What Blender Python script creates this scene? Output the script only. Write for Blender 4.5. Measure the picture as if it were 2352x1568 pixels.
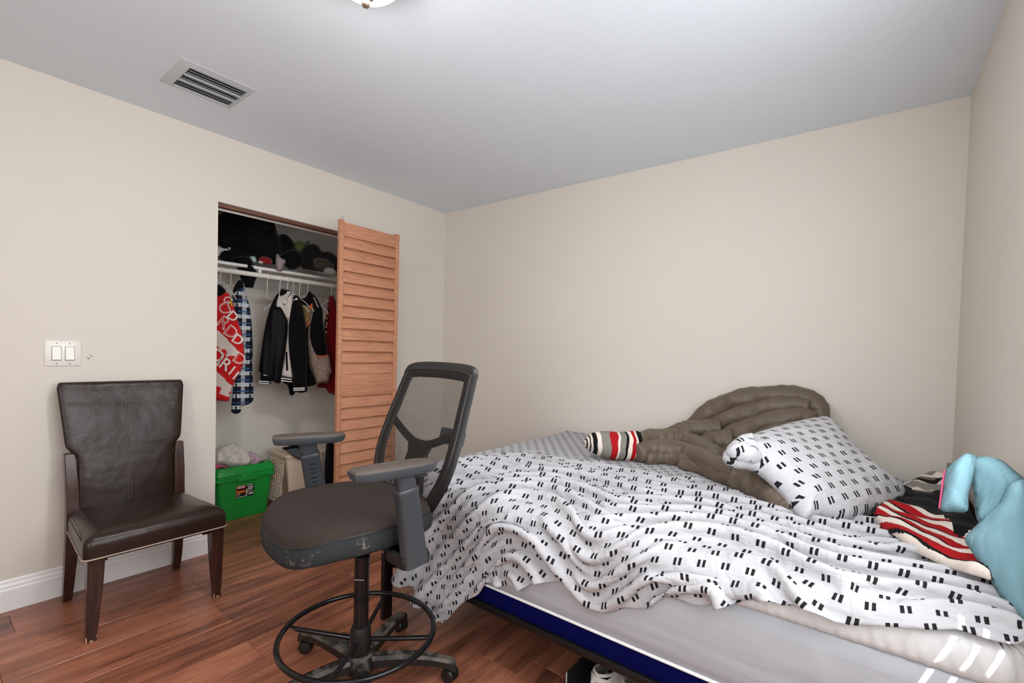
import bpy, bmesh, math, random
import numpy as np
from mathutils import Vector, Matrix

for _o in list(bpy.data.objects):
    bpy.data.objects.remove(_o)
scene = bpy.context.scene
COL = scene.collection
random.seed(7)

# ---------------------------------------------------------------- camera
CAM_F, CAM_YAW, CAM_PITCH, CAM_ROLL, CAM_SY, CAM_H = 1073.5036, .6545, -.026, .0274, 52.257, 1.226
_fw = Vector((-math.sin(CAM_YAW)*math.cos(CAM_PITCH), math.cos(CAM_YAW)*math.cos(CAM_PITCH), math.sin(CAM_PITCH)))
_r0 = Vector((math.cos(CAM_YAW), math.sin(CAM_YAW), 0)); _u0 = _r0.cross(_fw)
_r = _r0*math.cos(CAM_ROLL)+_u0*math.sin(CAM_ROLL); _u = -_r0*math.sin(CAM_ROLL)+_u0*math.cos(CAM_ROLL)
cam_data = bpy.data.cameras.new('camera'); cam = bpy.data.objects.new('camera', cam_data); COL.objects.link(cam)
cam_data.sensor_width = 36; cam_data.sensor_fit = 'HORIZONTAL'
cam_data.lens = CAM_F/2352*36; cam_data.shift_y = CAM_SY/2352; cam_data.clip_start = .02
cam.matrix_world = Matrix(((_r.x, _u.x, -_fw.x, 0), (_r.y, _u.y, -_fw.y, 0), (_r.z, _u.z, -_fw.z, CAM_H), (0, 0, 0, 1)))
scene.camera = cam

# ---------------------------------------------------------------- light and exposure
vs = scene.view_settings
vs.view_transform = 'Standard'; vs.look = 'None'; vs.gamma = 1; vs.use_curve_mapping = False
vs.exposure = 0.10
scene.cycles.diffuse_bounces = 8
wd = bpy.data.worlds.new('world'); scene.world = wd; wd.use_nodes = True
_bg = wd.node_tree.nodes['Background']
_bg.inputs[0].default_value = (.80, .90, 1, 1); _bg.inputs[1].default_value = 1.6

def area(name, loc, rot, sx, sy, power, color):
    d = bpy.data.lights.new(name, 'AREA'); d.shape = 'RECTANGLE'; d.size = sx; d.size_y = sy; d.energy = power; d.color = color
    o = bpy.data.objects.new(name, d); COL.objects.link(o); o.location = loc; o.rotation_euler = rot
    return o
# daylight entering by the window in the right-hand wall; behind the camera, an added fill light
area('window_daylight', (.30, .88, 1.50), (0, math.radians(90), 0), 1.10, 1.50, 32, (.97, .985, 1))
area('rear_fill', (-.33, -1.16, 1.40), (math.radians(90), 0, 0), 1.00, 1.30, 24, (.98, .99, 1))
_sd = bpy.data.lights.new('sun', 'SUN'); _sd.energy = 14; _sd.angle = math.radians(.5); _sd.color = (1, .97, .92)
_so = bpy.data.objects.new('sun', _sd); COL.objects.link(_so); _so.location = (3, -2, 5); _so.rotation_euler = Vector((-.44, .30, -1)).to_track_quat('-Z', 'Y').to_euler()
LAMP_STRENGTH = 165.0

# ---------------------------------------------------------------- helpers
def lin(c):
    c = c/255
    return c/12.92 if c <= .04045 else ((c+.055)/1.055)**2.4
def rgb(r, g, b): return (lin(r), lin(g), lin(b), 1)

def ray(px, py):
    return _fw+_r*((px-1176)/CAM_F)-_u*((py-784-CAM_SY)/CAM_F)
def P(px, py, axis, val):
    """the point of the room on the plane axis = val that shows at this place of the photograph"""
    d = ray(px, py); i = 'xyz'.index(axis); o = Vector((0, 0, CAM_H))
    return o+d*((val-o[i])/d[i])
def PP(px, py, p0, n):
    d = ray(px, py); o = Vector((0, 0, CAM_H)); return o+d*((p0-o).dot(n)/d.dot(n))

class NT:
    def __init__(s, m):
        s.t = m.node_tree; s.n = s.t.nodes; s.l = s.t.links
    def new(s, k, **kw):
        n = s.n.new(k)
        for a, v in kw.items(): setattr(n, a, v)
        return n
    def link(s, a, b): s.l.new(a, b)
    def math(s, op, a, b=None, c=None):
        n = s.n.new('ShaderNodeMath'); n.operation = op
        for i, v in enumerate((a, b, c)):
            if v is None: continue
            if isinstance(v, (int, float)): n.inputs[i].default_value = v
            else: s.l.new(v, n.inputs[i])
        return n.outputs[0]
    def mix(s, f, a, b):
        n = s.n.new('ShaderNodeMix'); n.data_type = 'RGBA'
        for i, v in ((0, f), (6, a), (7, b)):
            if isinstance(v, (int, float, tuple)): n.inputs[i].default_value = v
            else: s.l.new(v, n.inputs[i])
        return n.outputs[2]
    def noise(s, vec, scale, detail=3, rough=.5, out=0):
        n = s.n.new('ShaderNodeTexNoise'); n.inputs['Scale'].default_value = scale
        n.inputs['Detail'].default_value = detail; n.inputs['Roughness'].default_value = rough
        if vec is not None: s.l.new(vec, n.inputs['Vector'])
        return n.outputs[out]
    def ramp(s, f, stops):
        n = s.n.new('ShaderNodeValToRGB'); e = n.color_ramp.elements
        while len(e) > 1: e.remove(e[-1])
        e[0].position, e[0].color = stops[0]
        for p, c in stops[1:]: x = e.new(p); x.color = c
        s.l.new(f, n.inputs[0]); return n.outputs[0]
    def coord(s, which='Object'):
        return s.n.new('ShaderNodeTexCoord').outputs[which]
    def scale(s, vec, sc, rot=(0, 0, 0), loc=(0, 0, 0)):
        n = s.n.new('ShaderNodeMapping'); n.inputs['Scale'].default_value = sc; n.inputs['Rotation'].default_value = rot
        n.inputs['Location'].default_value = loc; s.l.new(vec, n.inputs[0]); return n.outputs[0]
    def bump(s, h, strength, dist=.01):
        n = s.n.new('ShaderNodeBump'); n.inputs['Strength'].default_value = strength; n.inputs['Distance'].default_value = dist
        s.l.new(h, n.inputs['Height']); s.l.new(n.outputs[0], s.bsdf.inputs['Normal']); return n.outputs[0]

def material(name, color=(.5, .5, .5, 1), rough=.5, metal=0, spec=.5):
    m = bpy.data.materials.new(name); m.use_nodes = True
    t = NT(m); b = m.node_tree.nodes['Principled BSDF']; t.bsdf = b
    b.inputs['Base Color'].default_value = color; b.inputs['Roughness'].default_value = rough
    b.inputs['Metallic'].default_value = metal; b.inputs['Specular IOR Level'].default_value = spec
    m['nt'] = 0
    return m, t
def plain(name, color, rough=.5, metal=0, spec=.5, var=.12, vscale=12, bump=0, bscale=60, bdist=.004, sheen=0):
    """colour with a little mottling and relief of its own"""
    m, t = material(name, color, rough, metal, spec)
    co = t.coord()
    if var:
        f = t.noise(co, vscale, 4)
        dark = tuple(c*(1-var) for c in color[:3])+(1,); lite = tuple(min(1, c*(1+var)) for c in color[:3])+(1,)
        t.link(t.mix(f, dark, lite), t.bsdf.inputs['Base Color'])
    if bump: t.bump(t.noise(co, bscale, 3), bump, bdist)
    if sheen:
        t.bsdf.inputs['Sheen Weight'].default_value = sheen; t.bsdf.inputs['Sheen Roughness'].default_value = .5
    return m

def link(name, me, parent=None):
    o = bpy.data.objects.new(name, me); COL.objects.link(o)
    if parent is not None:
        o.parent = parent
        if parent.name in WORLD: o.matrix_parent_inverse = parent.matrix_basis.inverted()
    return o
WORLD = set()          # things whose parts are built in room coordinates
def setmat(me, mats):
    for m in (mats if isinstance(mats, (list, tuple)) else [mats]): me.materials.append(m)
def mesh(name, verts, faces, mat, parent=None, smooth=False, uv=None, auto=None, mi=None):
    me = bpy.data.meshes.new(name); me.from_pydata([tuple(v) for v in verts], [], faces); setmat(me, mat)
    if smooth: me.polygons.foreach_set('use_smooth', [True]*len(me.polygons))
    if mi is not None: me.polygons.foreach_set('material_index', mi)
    if uv is not None:
        l = me.uv_layers.new(name='UVMap'); vi = np.empty(len(me.loops), np.int32); me.loops.foreach_get('vertex_index', vi)
        l.data.foreach_set('uv', np.asarray(uv, np.float32)[vi].ravel())
    me.update(); o = link(name, me, parent)
    if auto: set_auto(me, auto)
    return o
def set_auto(me, deg):
    me.polygons.foreach_set('use_smooth', [True]*len(me.polygons))
    bm = bmesh.new(); bm.from_mesh(me); a = math.radians(deg)
    for e in bm.edges:
        if len(e.link_faces) == 2 and e.calc_face_angle(0) > a: e.smooth = False
    bm.to_mesh(me); bm.free()
def frombm(name, bm, mat, parent=None, auto=35, recalc=True):
    if recalc: bmesh.ops.recalc_face_normals(bm, faces=bm.faces)
    me = bpy.data.meshes.new(name); bm.to_mesh(me); bm.free(); setmat(me, mat)
    o = link(name, me, parent)
    if auto: set_auto(me, auto)
    return o
def bm_box(bm, lo, hi, bevel=0, seg=2, mtx=None):
    c = [(a+b)/2 for a, b in zip(lo, hi)]; s = [abs(b-a) for a, b in zip(lo, hi)]
    r = bmesh.ops.create_cube(bm, size=1, matrix=Matrix.Translation(c) @ Matrix.Diagonal((*s, 1)))
    vs_ = r['verts']
    if bevel:
        ed = list({e for v in vs_ for e in v.link_edges})
        r2 = bmesh.ops.bevel(bm, geom=ed, offset=bevel, segments=seg, affect='EDGES', profile=.5)
        vs_ = list({v for f in r2['faces'] for v in f.verts} | {v for v in vs_ if v.is_valid})
    if mtx is not None: bmesh.ops.transform(bm, matrix=mtx, verts=vs_)
    return vs_
def box(name, lo, hi, mat, parent=None, bevel=0, seg=2, mtx=None):
    bm = bmesh.new(); bm_box(bm, lo, hi, bevel, seg, mtx); return frombm(name, bm, mat, parent)
def ring_mesh(rings, closed_u=True, cap0=True, cap1=True):
    """rings: list of equal-length point lists -> verts, faces"""
    n = len(rings[0]); V = [p for r in rings for p in r]; F = []
    for i in range(len(rings)-1):
        for j in range(n if closed_u else n-1):
            k = (j+1) % n
            F.append((i*n+j, i*n+k, (i+1)*n+k, (i+1)*n+j))
    if cap0: F.append(tuple(range(n-1, -1, -1)))
    if cap1: F.append(tuple((len(rings)-1)*n+j for j in range(n)))
    return V, F
def frames(pts, up=(0, 0, 1), closed=False):
    pts = [Vector(p) for p in pts]; out = []; n = len(pts); prev = None
    for i, p in enumerate(pts):
        a = pts[i-1] if (i > 0 or closed) else p; b = pts[(i+1) % n] if (i < n-1 or closed) else p
        t = (b-a).normalized()
        if prev is None:
            u = Vector(up)
            if abs(t.dot(u)) > .95: u = Vector((1, 0, 0))
            s = t.cross(u).normalized()
        else:
            s = (prev-t*prev.dot(t)).normalized()
        prev = s; out.append((p, t, s, s.cross(t).normalized()))
    return out
def tube_vf(pts, r, n=12, closed=False, flat=1.0, up=(0, 0, 1), cap=True):
    fr = frames(pts, up, closed); rings = []
    for i, (p, t, s, u) in enumerate(fr):
        rr = r[i] if isinstance(r, (list, tuple)) else r
        rings.append([p+s*(math.cos(a)*rr)+u*(math.sin(a)*rr*flat) for a in [2*math.pi*k/n for k in range(n)]])
    if closed:
        rings.append(rings[0]); V, F = ring_mesh(rings, True, False, False); m = len(V)-n
        F = [tuple(v-m if v >= m else v for v in f) for f in F]; return V[:m], F
    return ring_mesh(rings, True, cap, cap)
def tube(name, pts, r, mat, parent=None, n=12, closed=False, flat=1.0, up=(0, 0, 1)):
    V, F = tube_vf(pts, r, n, closed, flat, up); return mesh(name, V, F, mat, parent, auto=50)
def tubes(name, lst, mat, parent=None, n=10):
    V, F = [], []
    for pts, r in lst:
        v, f = tube_vf(pts, r, n); k = len(V); V += v; F += [tuple(i+k for i in q) for q in f]
    return mesh(name, V, F, mat, parent, auto=50)
def lathe(name, prof, mat, parent=None, loc=(0, 0, 0), n=32, axis='z', cap=True, auto=40):
    rings = []
    for r, z in prof:
        ring = []
        for k in range(n):
            a = 2*math.pi*k/n; c, s = r*math.cos(a), r*math.sin(a)
            v = {'z': (c, s, z), 'x': (z, c, s), 'y': (c, z, s)}[axis]
            ring.append((v[0]+loc[0], v[1]+loc[1], v[2]+loc[2]))
        rings.append(ring)
    V, F = ring_mesh(rings, True, cap, cap); return mesh(name, V, F, mat, parent, auto=auto)
def cr(pts, n=8, closed=False):
    """Catmull-Rom through points"""
    pts = [Vector(p) for p in pts]; m = len(pts); out = []
    for i in range(m if closed else m-1):
        if closed: a, b, c, d = pts[i-1], pts[i], pts[(i+1) % m], pts[(i+2) % m]
        else: a, b, c, d = pts[max(i-1, 0)], pts[i], pts[i+1], pts[min(i+2, m-1)]
        for k in range(n):
            t = k/n
            out.append(.5*((2*b)+(c-a)*t+(2*a-5*b+4*c-d)*t*t+(3*b-a-3*c+d)*t**3))
    if not closed: out.append(pts[-1])
    return out
def empty(name, loc=(0, 0, 0), rz=0):
    o = bpy.data.objects.new(name, None); COL.objects.link(o); o.location = loc; o.rotation_euler = (0, 0, rz); o.empty_display_size = .05
    return o
def tag(o, label, cat, group=None):
    o['label'] = label; o['category'] = cat
    if group: o['group'] = group
    return o
def thing(name, label, cat, loc=(0, 0, 0), rz=0, group=None):
    return tag(empty(name, loc, rz), label, cat, group)
def wthing(name, label, cat, loc, group=None):
    o = thing(name, label, cat, loc, 0, group); WORLD.add(o.name); return o
def struct(o):
    o['kind'] = 'structure'; return o
def subsurf(o, lv=2):
    m = o.modifiers.new('subsurf', 'SUBSURF'); m.levels = lv; m.render_levels = lv
    o.data.polygons.foreach_set('use_smooth', [True]*len(o.data.polygons)); return o
def inside_dist(poly, X, Y):
    """signed distance (positive inside) of points to a closed polygon, and the nearest border points"""
    poly = np.asarray(poly, float); A = poly; B = np.roll(poly, -1, 0)
    best = np.full(X.shape, 1e9); bx = np.zeros(X.shape); by = np.zeros(X.shape); ins = np.zeros(X.shape, bool)
    for (ax, ay), (cx, cy) in zip(A, B):
        dx, dy = cx-ax, cy-ay; L = dx*dx+dy*dy+1e-12
        t = np.clip(((X-ax)*dx+(Y-ay)*dy)/L, 0, 1); qx, qy = ax+t*dx, ay+t*dy; d = np.hypot(X-qx, Y-qy)
        m = d < best; best = np.where(m, d, best); bx = np.where(m, qx, bx); by = np.where(m, qy, by)
        c = ((ay > Y) != (cy > Y)) & (X < dx*(Y-ay)/(dy if abs(dy) > 1e-12 else 1e-12)+ax); ins ^= c
    return np.where(ins, best, -best), bx, by
def puff(name, outline, origin, eu, ev, en, mat, parent=None, thick=.03, back=.3, edge=.03, h=.012, fold=None, smooth=True, bend=None, mats=None, pick=None):
    """a soft closed body: outline (u,v) in the plane origin+u*eu+v*ev, swelling by thick towards en and back*thick away"""
    o2 = np.asarray(outline, float); lo = o2.min(0)-h; hi = o2.max(0)+h
    nx = int((hi[0]-lo[0])/h)+2; ny = int((hi[1]-lo[1])/h)+2
    gx, gy = np.meshgrid(lo[0]+np.arange(nx)*h, lo[1]+np.arange(ny)*h, indexing='ij')
    d, bx, by = inside_dist(o2, gx, gy)
    snap = np.abs(d) < h*.62
    X = np.where(snap, bx, gx); Y = np.where(snap, by, gy); dd = np.where(snap, 0, d); ok = (d > 0) | snap
    e = np.clip(dd/edge, 0, 1); prof = np.sqrt(np.clip(1-(1-e)**2, 0, 1))
    fo = fold(X, Y, dd) if fold else 0
    zt = prof*(thick+fo); zb = -prof*thick*back
    be = bend(X, Y) if bend else np.zeros_like(X)
    idt = -np.ones((nx, ny), int); idb = -np.ones((nx, ny), int); V = []; UV = []; F = []; MI = []
    eu, ev, en, origin = Vector(eu), Vector(ev), Vector(en), Vector(origin)
    for i in range(nx):
        for j in range(ny):
            if not ok[i, j]: continue
            b = origin+eu*X[i, j]+ev*Y[i, j]
            idt[i, j] = len(V); V.append(b+en*(zt[i, j]+be[i, j])); UV.append((X[i, j], Y[i, j]))
            if dd[i, j] <= 0: idb[i, j] = idt[i, j]
            else: idb[i, j] = len(V); V.append(b+en*(zb[i, j]+be[i, j])); UV.append((X[i, j], Y[i, j]))
    for i in range(nx-1):
        for j in range(ny-1):
            c = [(i, j), (i+1, j), (i+1, j+1), (i, j+1)]; c = [q for q in c if ok[q]]
            if len(c) < 3 or all(dd[q] <= 0 for q in c): continue
            m = pick(np.mean([X[q] for q in c]), np.mean([Y[q] for q in c])) if pick else 0
            F.append(tuple(idt[q] for q in c)); MI.append(m); F.append(tuple(idb[q] for q in reversed(c))); MI.append(m)
    ob = mesh(name, V, F, mats or mat, parent, smooth=smooth, uv=UV, mi=MI if pick else None)
    bm = bmesh.new(); bm.from_mesh(ob.data); bmesh.ops.recalc_face_normals(bm, faces=bm.faces); bm.to_mesh(ob.data); bm.free()
    return ob
def text_mesh(name, body, size, mtx, mat, parent=None, extrude=.0006, spacing=1.0, bold=0):
    c = bpy.data.curves.new(name, 'FONT'); c.body = body; c.size = size; c.extrude = extrude; c.align_x = 'CENTER'; c.align_y = 'CENTER'
    c.space_character = spacing; c.offset = bold; c.resolution_u = 3
    o = bpy.data.objects.new(name, c); COL.objects.link(o)
    me = bpy.data.meshes.new_from_object(o.evaluated_get(bpy.context.evaluated_depsgraph_get()))
    bpy.data.objects.remove(o); me.transform(mtx); me.materials.clear(); me.materials.append(mat)
    return link(name, me, parent)
def axes(origin, eu, ev):
    eu = Vector(eu).normalized(); ev = Vector(ev); ev = (ev-eu*ev.dot(eu)).normalized(); en = eu.cross(ev)
    o = Vector(origin)
    return Matrix(((eu.x, ev.x, en.x, o.x), (eu.y, ev.y, en.y, o.y), (eu.z, ev.z, en.z, o.z), (0, 0, 0, 1)))
def vnoise(x, y, s=0):
    """smooth pseudo-random waves"""
    return (np.sin(x*1.0+y*.7+s)+np.sin(x*-.6+y*1.3+s*2.1+1.7)+.6*np.sin(x*1.9+y*-1.1+s*.7+.4)+.5*np.sin(x*.4+y*2.3+s*1.3))/3.1
# ================================================================ the room
XL, XR, YB, YN, H = -3.047, .314, 2.9415, -1.18, 2.44          # left, right, back, near walls; ceiling
CLX = -3.82; DY0, DY1, DZ = 1.12, 2.06, 2.055                    # closet back, doorway in the left wall

def wall_material(name, c, bump=.05):
    m, t = material(name, c, .62, 0, .35); co = t.coord()
    d = tuple(x*.965 for x in c[:3])+(1,)
    t.link(t.mix(t.noise(co, 1.7, 3), d, c), t.bsdf.inputs['Base Color'])
    t.bump(t.noise(co, 140, 3, .6), bump, .004); return m
M_WALL = wall_material('beige_wall_paint', rgb(218, 212, 203))
M_CEIL = wall_material('white_ceiling_texture', rgb(224, 233, 242), .16)
M_CLOS = wall_material('closet_paint', rgb(244, 240, 232))
M_TRIM = plain('white_gloss_trim', rgb(236, 236, 236), .35, var=.03, vscale=3)
M_DARK = plain('underfloor', rgb(30, 18, 12), .9)

def boxes(name, lst, mat, bevel=0):
    bm = bmesh.new()
    for lo, hi in lst: bm_box(bm, lo, hi, bevel)
    return struct(frombm(name, bm, mat))
T = .12
boxes('wall_left', [((XL-T, YN-T, 0), (XL, DY0, H)), ((XL-T, DY1, 0), (XL, YB+T, H)), ((XL-T, DY0, DZ), (XL, DY1, H))], M_WALL)
boxes('wall_back', [((XL, YB, 0), (XR+T, YB+T, H))], M_WALL)
WY0, WY1, WZ0, WZ1 = .08, 1.68, .80, 2.08
boxes('wall_right', [((XR, YN-T, 0), (XR+T, WY0, H)), ((XR, WY1, 0), (XR+T, YB, H)), ((XR, WY0, 0), (XR+T, WY1, WZ0)), ((XR, WY0, WZ1), (XR+T, WY1, H))], M_WALL)
NX0, NX1, NZ0, NZ1 = -.88, .22, .80, 2.10  # opening of the unseen window added for the rear fill
boxes('wall_near', [((XL, YN-T, 0), (NX0, YN, H)), ((NX1, YN-T, 0), (XR, YN, H)), ((NX0, YN-T, 0), (NX1, YN, NZ0)), ((NX0, YN-T, NZ1), (NX1, YN, H))], M_WALL)
boxes('ceiling', [((CLX-.1, YN-T, H), (XR+T, YB+T, H+.1))], M_CEIL)
CY0, CY1 = .72, 2.62
boxes('wall_closet', [((CLX-.08, CY0-.08, 0), (CLX, CY1+.08, H)), ((CLX, CY0-.08, 0), (XL-T, CY0, H)), ((CLX, CY1, 0), (XL-T, CY1+.08, H))], M_CLOS)
def window(name, frame, bars):
    o = struct(empty(name))
    bm = bmesh.new()
    for lo, hi in frame: bm_box(bm, lo, hi, .004)
    frombm('window_frame', bm, M_TRIM, o)
    for lo, hi in bars: box('mullion', lo, hi, M_TRIM, o, .003)
    return o
window('window_1', [((XR+.05, WY0, WZ0), (XR+.10, WY0+.05, WZ1)), ((XR+.05, WY1-.05, WZ0), (XR+.10, WY1, WZ1)), ((XR+.05, WY0, WZ0), (XR+.10, WY1, WZ0+.05)), ((XR+.05, WY0, WZ1-.05), (XR+.10, WY1, WZ1))],
       [((XR+.06, .86, WZ0), (XR+.09, .90, WZ1))])
window('added_window', [((NX0, YN-.10, NZ0), (NX0+.05, YN-.05, NZ1)), ((NX1-.05, YN-.10, NZ0), (NX1, YN-.05, NZ1)), ((NX0, YN-.10, NZ0), (NX1, YN-.05, NZ0+.05)), ((NX0, YN-.10, NZ1-.05), (NX1, YN-.05, NZ1))],
       [((-.35, YN-.09, NZ0), (-.31, YN-.06, NZ1))])  # unseen window, made up to house the rear fill light

# blinds, shut but for three thin gaps through which the sun reaches the bed corner
M_BLIND = plain('white_blind_slat', rgb(225, 225, 222), .5, var=.03)
bl1 = wthing('window_blind', 'closed white blind in the window right of the camera', 'blind', (XR+.035, .88, WZ0))
gaps = [.887, .967, 1.053]; cuts = [WZ0]+[g for g in gaps]+[1.14+.0855*k for k in range(11)]+[WZ1]
for z0, z1 in zip(cuts, cuts[1:]):
    lo = z0+(.013 if z0 in gaps else 0); hi = z1-(.013 if z1 in gaps else -.004)
    if z1 > z0: box('slat', (XR+.028, WY0, lo), (XR+.031, WY1, hi), M_BLIND, bl1)
box('sun_stop_strip', (XR+.022, 1.30, WZ0), (XR+.026, WY1, 1.20), M_BLIND, bl1)  # unseen strip added to cut the sun bands short on the bed
bl2 = wthing('window_blind', 'added white blind keeping the sun out of the added window behind the camera', 'blind', (-.33, YN-.03, NZ0))  # unseen blind added to block the sun at the made-up window
for k in range(15):
    z0 = NZ0+(NZ1-NZ0)*k/15; box('slat', (NX0, YN-.040, z0-.003), (NX1, YN-.037, z0+(NZ1-NZ0)/15+.003), M_BLIND, bl2)

# ---- floor: laminate planks laid along the left wall
def plank_material():
    m, t = material('red_brown_laminate', rough=.27, spec=.5); b = t.bsdf
    oi = t.new('ShaderNodeObjectInfo'); co = t.coord()
    off = t.new('ShaderNodeVectorMath', operation='SCALE'); t.link(oi.outputs['Random'], off.inputs['Scale']); off.inputs[0].default_value = (7, 31, 5)
    add = t.new('ShaderNodeVectorMath', operation='ADD'); t.link(co, add.inputs[0]); t.link(off.outputs[0], add.inputs[1])
    v = add.outputs[0]
    warp = t.noise(t.scale(v, (6, 1.2, 1)), 1.0, 2, .5, 1)
    wv = t.new('ShaderNodeVectorMath', operation='MULTIPLY_ADD'); t.link(warp, wv.inputs[0]); wv.inputs[1].default_value = (.05, .05, .05); t.link(v, wv.inputs[2])
    g = t.noise(t.scale(wv.outputs[0], (22, 1.5, 1)), 1.0, 7, .62)
    fine = t.noise(t.scale(wv.outputs[0], (150, 5, 1)), 1.0, 5, .65)
    big = t.noise(t.scale(v, (5, 1.1, 1)), 1.0, 3, .5)
    k = t.math('ADD', t.math('MULTIPLY', g, .72), t.math('MULTIPLY', big, .30))
    k = t.math('ADD', k, t.math('MULTIPLY', t.math('SUBTRACT', fine, .5), .34))
    k = t.math('ADD', k, t.math('MULTIPLY', t.math('SUBTRACT', oi.outputs['Random'], .5), .09))
    c = t.ramp(k, [(.24, rgb(56, 33, 25)), (.38, rgb(100, 60, 45)), (.50, rgb(142, 88, 66)), (.62, rgb(170, 108, 82)), (.78, rgb(190, 134, 106))])
    t.link(c, b.inputs['Base Color'])
    r = t.math('ADD', .20, t.math('MULTIPLY', t.noise(t.scale(v, (60, 8, 1)), 1, 3), .18)); t.link(r, b.inputs['Roughness'])
    t.bump(t.math('ADD', t.math('MULTIPLY', fine, .6), g), .10, .002)
    return m
M_PLANK = plank_material()
fl = boxes('floor', [((CLX-.1, YN-T, -.10), (XR+T, YB+T, -.012))], M_DARK); fl.name = 'floor'
PW = .1958; PX0 = -2.985; plank_cache = {}
def plank(x0, x1, y0, y1):
    key = (round(x1-x0, 4), round(y1-y0, 3))
    if key not in plank_cache:
        w, l = x1-x0-.0010, y1-y0-.0010; c = .0011; zt, zb = 0, -.012
        V = [(0, 0, zb), (w, 0, zb), (w, l, zb), (0, l, zb), (0, 0, zt-c), (w, 0, zt-c), (w, l, zt-c), (0, l, zt-c), (c, c, zt), (w-c, c, zt), (w-c, l-c, zt), (c, l-c, zt)]
        F = [(3, 2, 1, 0)]+[(i, (i+1) % 4, 4+(i+1) % 4, 4+i) for i in range(4)]+[(4+i, 4+(i+1) % 4, 8+(i+1) % 4, 8+i) for i in range(4)]+[(8, 9, 10, 11)]
        me = bpy.data.meshes.new('plank'); me.from_pydata(V, [], F); me.materials.append(M_PLANK); plank_cache[key] = me
    o = link('plank', plank_cache[key], fl); o.location = (x0+.0005, y0+.0005, 0)
PL = 1.215
seam = {1: .906, 2: .21, 3: .885, 4: .25, 5: .862, 6: .15, 7: 1.10, 8: .48, 9: 1.42, 10: 1.52, 11: .7}
rows = [(CLX, PX0-PW*3), (PX0-PW*3, PX0-PW*2), (PX0-PW*2, PX0-PW), (PX0-PW, PX0)]+[(PX0+PW*k, min(PX0+PW*(k+1), XR+.02)) for k in range(17)]
for ri, (a, b) in enumerate(rows):
    k = ri-4; ylo, yhi = (CY0, CY1) if k < -1 else (YN, YB)
    s = seam.get(k, (.37*ri) % 1.2)
    ys = [ylo]+[s+PL*j for j in range(-4, 5) if ylo+.05 < s+PL*j < yhi-.05]+[yhi]
    for y0, y1 in zip(ys, ys[1:]): plank(a, b, y0, y1)

# ---- baseboards
def baseboard(name, runs):
    """runs: (start, end, inward normal)"""
    prof = [(0, 0), (.015, 0), (.015, .095), (.012, .103), (.012, .112), (.007, .124), (.007, .132), (.003, .140), (0, .140)]
    V, F = [], []
    for a, b, n in runs:
        a, b, n = Vector(a), Vector(b), Vector(n); k = len(V)
        for p in (a, b): V += [p+n*d+Vector((0, 0, z)) for d, z in prof]
        m = len(prof); F += [(k+i, k+(i+1) % m, k+m+(i+1) % m, k+m+i) for i in range(m)]+[tuple(k+i for i in range(m-1, -1, -1)), tuple(k+m+i for i in range(m))]
    o = mesh(name, V, F, M_TRIM); bm = bmesh.new(); bm.from_mesh(o.data); bmesh.ops.recalc_face_normals(bm, faces=bm.faces); bm.to_mesh(o.data); bm.free()
    return struct(o)
baseboard('baseboard_left', [((XL, YN, 0), (XL, DY0, 0), (1, 0, 0)), ((XL, DY1, 0), (XL, YB, 0), (1, 0, 0))])
baseboard('baseboard_back', [((XL+.016, YB, 0), (XR-.016, YB, 0), (0, -1, 0))])
baseboard('baseboard_right', [((XR, YN, 0), (XR, YB, 0), (-1, 0, 0))])
baseboard('baseboard_closet', [((CLX, CY0, 0), (CLX, CY1, 0), (1, 0, 0))])
# ---- closet door track under the lintel
M_TRACK = plain('copper_brown_track', rgb(118, 76, 56), .5, .2, var=.2, vscale=30)
M_STEEL = plain('brushed_steel', rgb(190, 190, 190), .3, .9, var=.1)
tr = struct(empty('trim_1'))
box('track_channel', (XL-.075, DY0+.012, DZ-.016), (XL-.035, DY1-.02, DZ), M_TRACK, tr, .002)
box('track_lip', (XL-.110, DY0+.012, DZ-.022), (XL-.104, DY1-.02, DZ), plain('pale_metal', rgb(208, 205, 196), .4, .2, var=.05), tr, .001)
# ---- small marks on the walls
M_MARK = plain('scuff_mark', rgb(70, 62, 55), .8)
def scuff(name, spots, label):
    V, F = [], []
    for px, py, s, tilt in spots:
        p = P(px, py, 'x', XL); k = len(V)
        ring = [(p.y+math.cos(a)*s*1.7, p.z+math.sin(a)*s*.7+math.cos(a)*s*tilt) for a in [i*math.pi/4 for i in range(8)]]
        V += [(XL+.0006, y, z) for y, z in ring]+[(XL-.001, y, z) for y, z in ring]
        F += [tuple(k+i for i in range(8)), tuple(k+i for i in range(15, 7, -1))]+[(k+i, k+i+8, k+(i+1) % 8+8, k+(i+1) % 8) for i in range(8)]
    return tag(mesh(name, V, F, M_MARK), label, 'mark')
scuff('nail_hole', [(985, 609, .0040, -.2)], 'tiny dark nail hole in the wall between the closet door and the corner')
scuff('wall_scuff', [(204, 823, .0030, 1.2), (207, 815, .0022, .9), (210, 818, .0026, -.6), (201, 820, .0022, .8)], 'small dark scuff marks on the wall beside the light switch')
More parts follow.
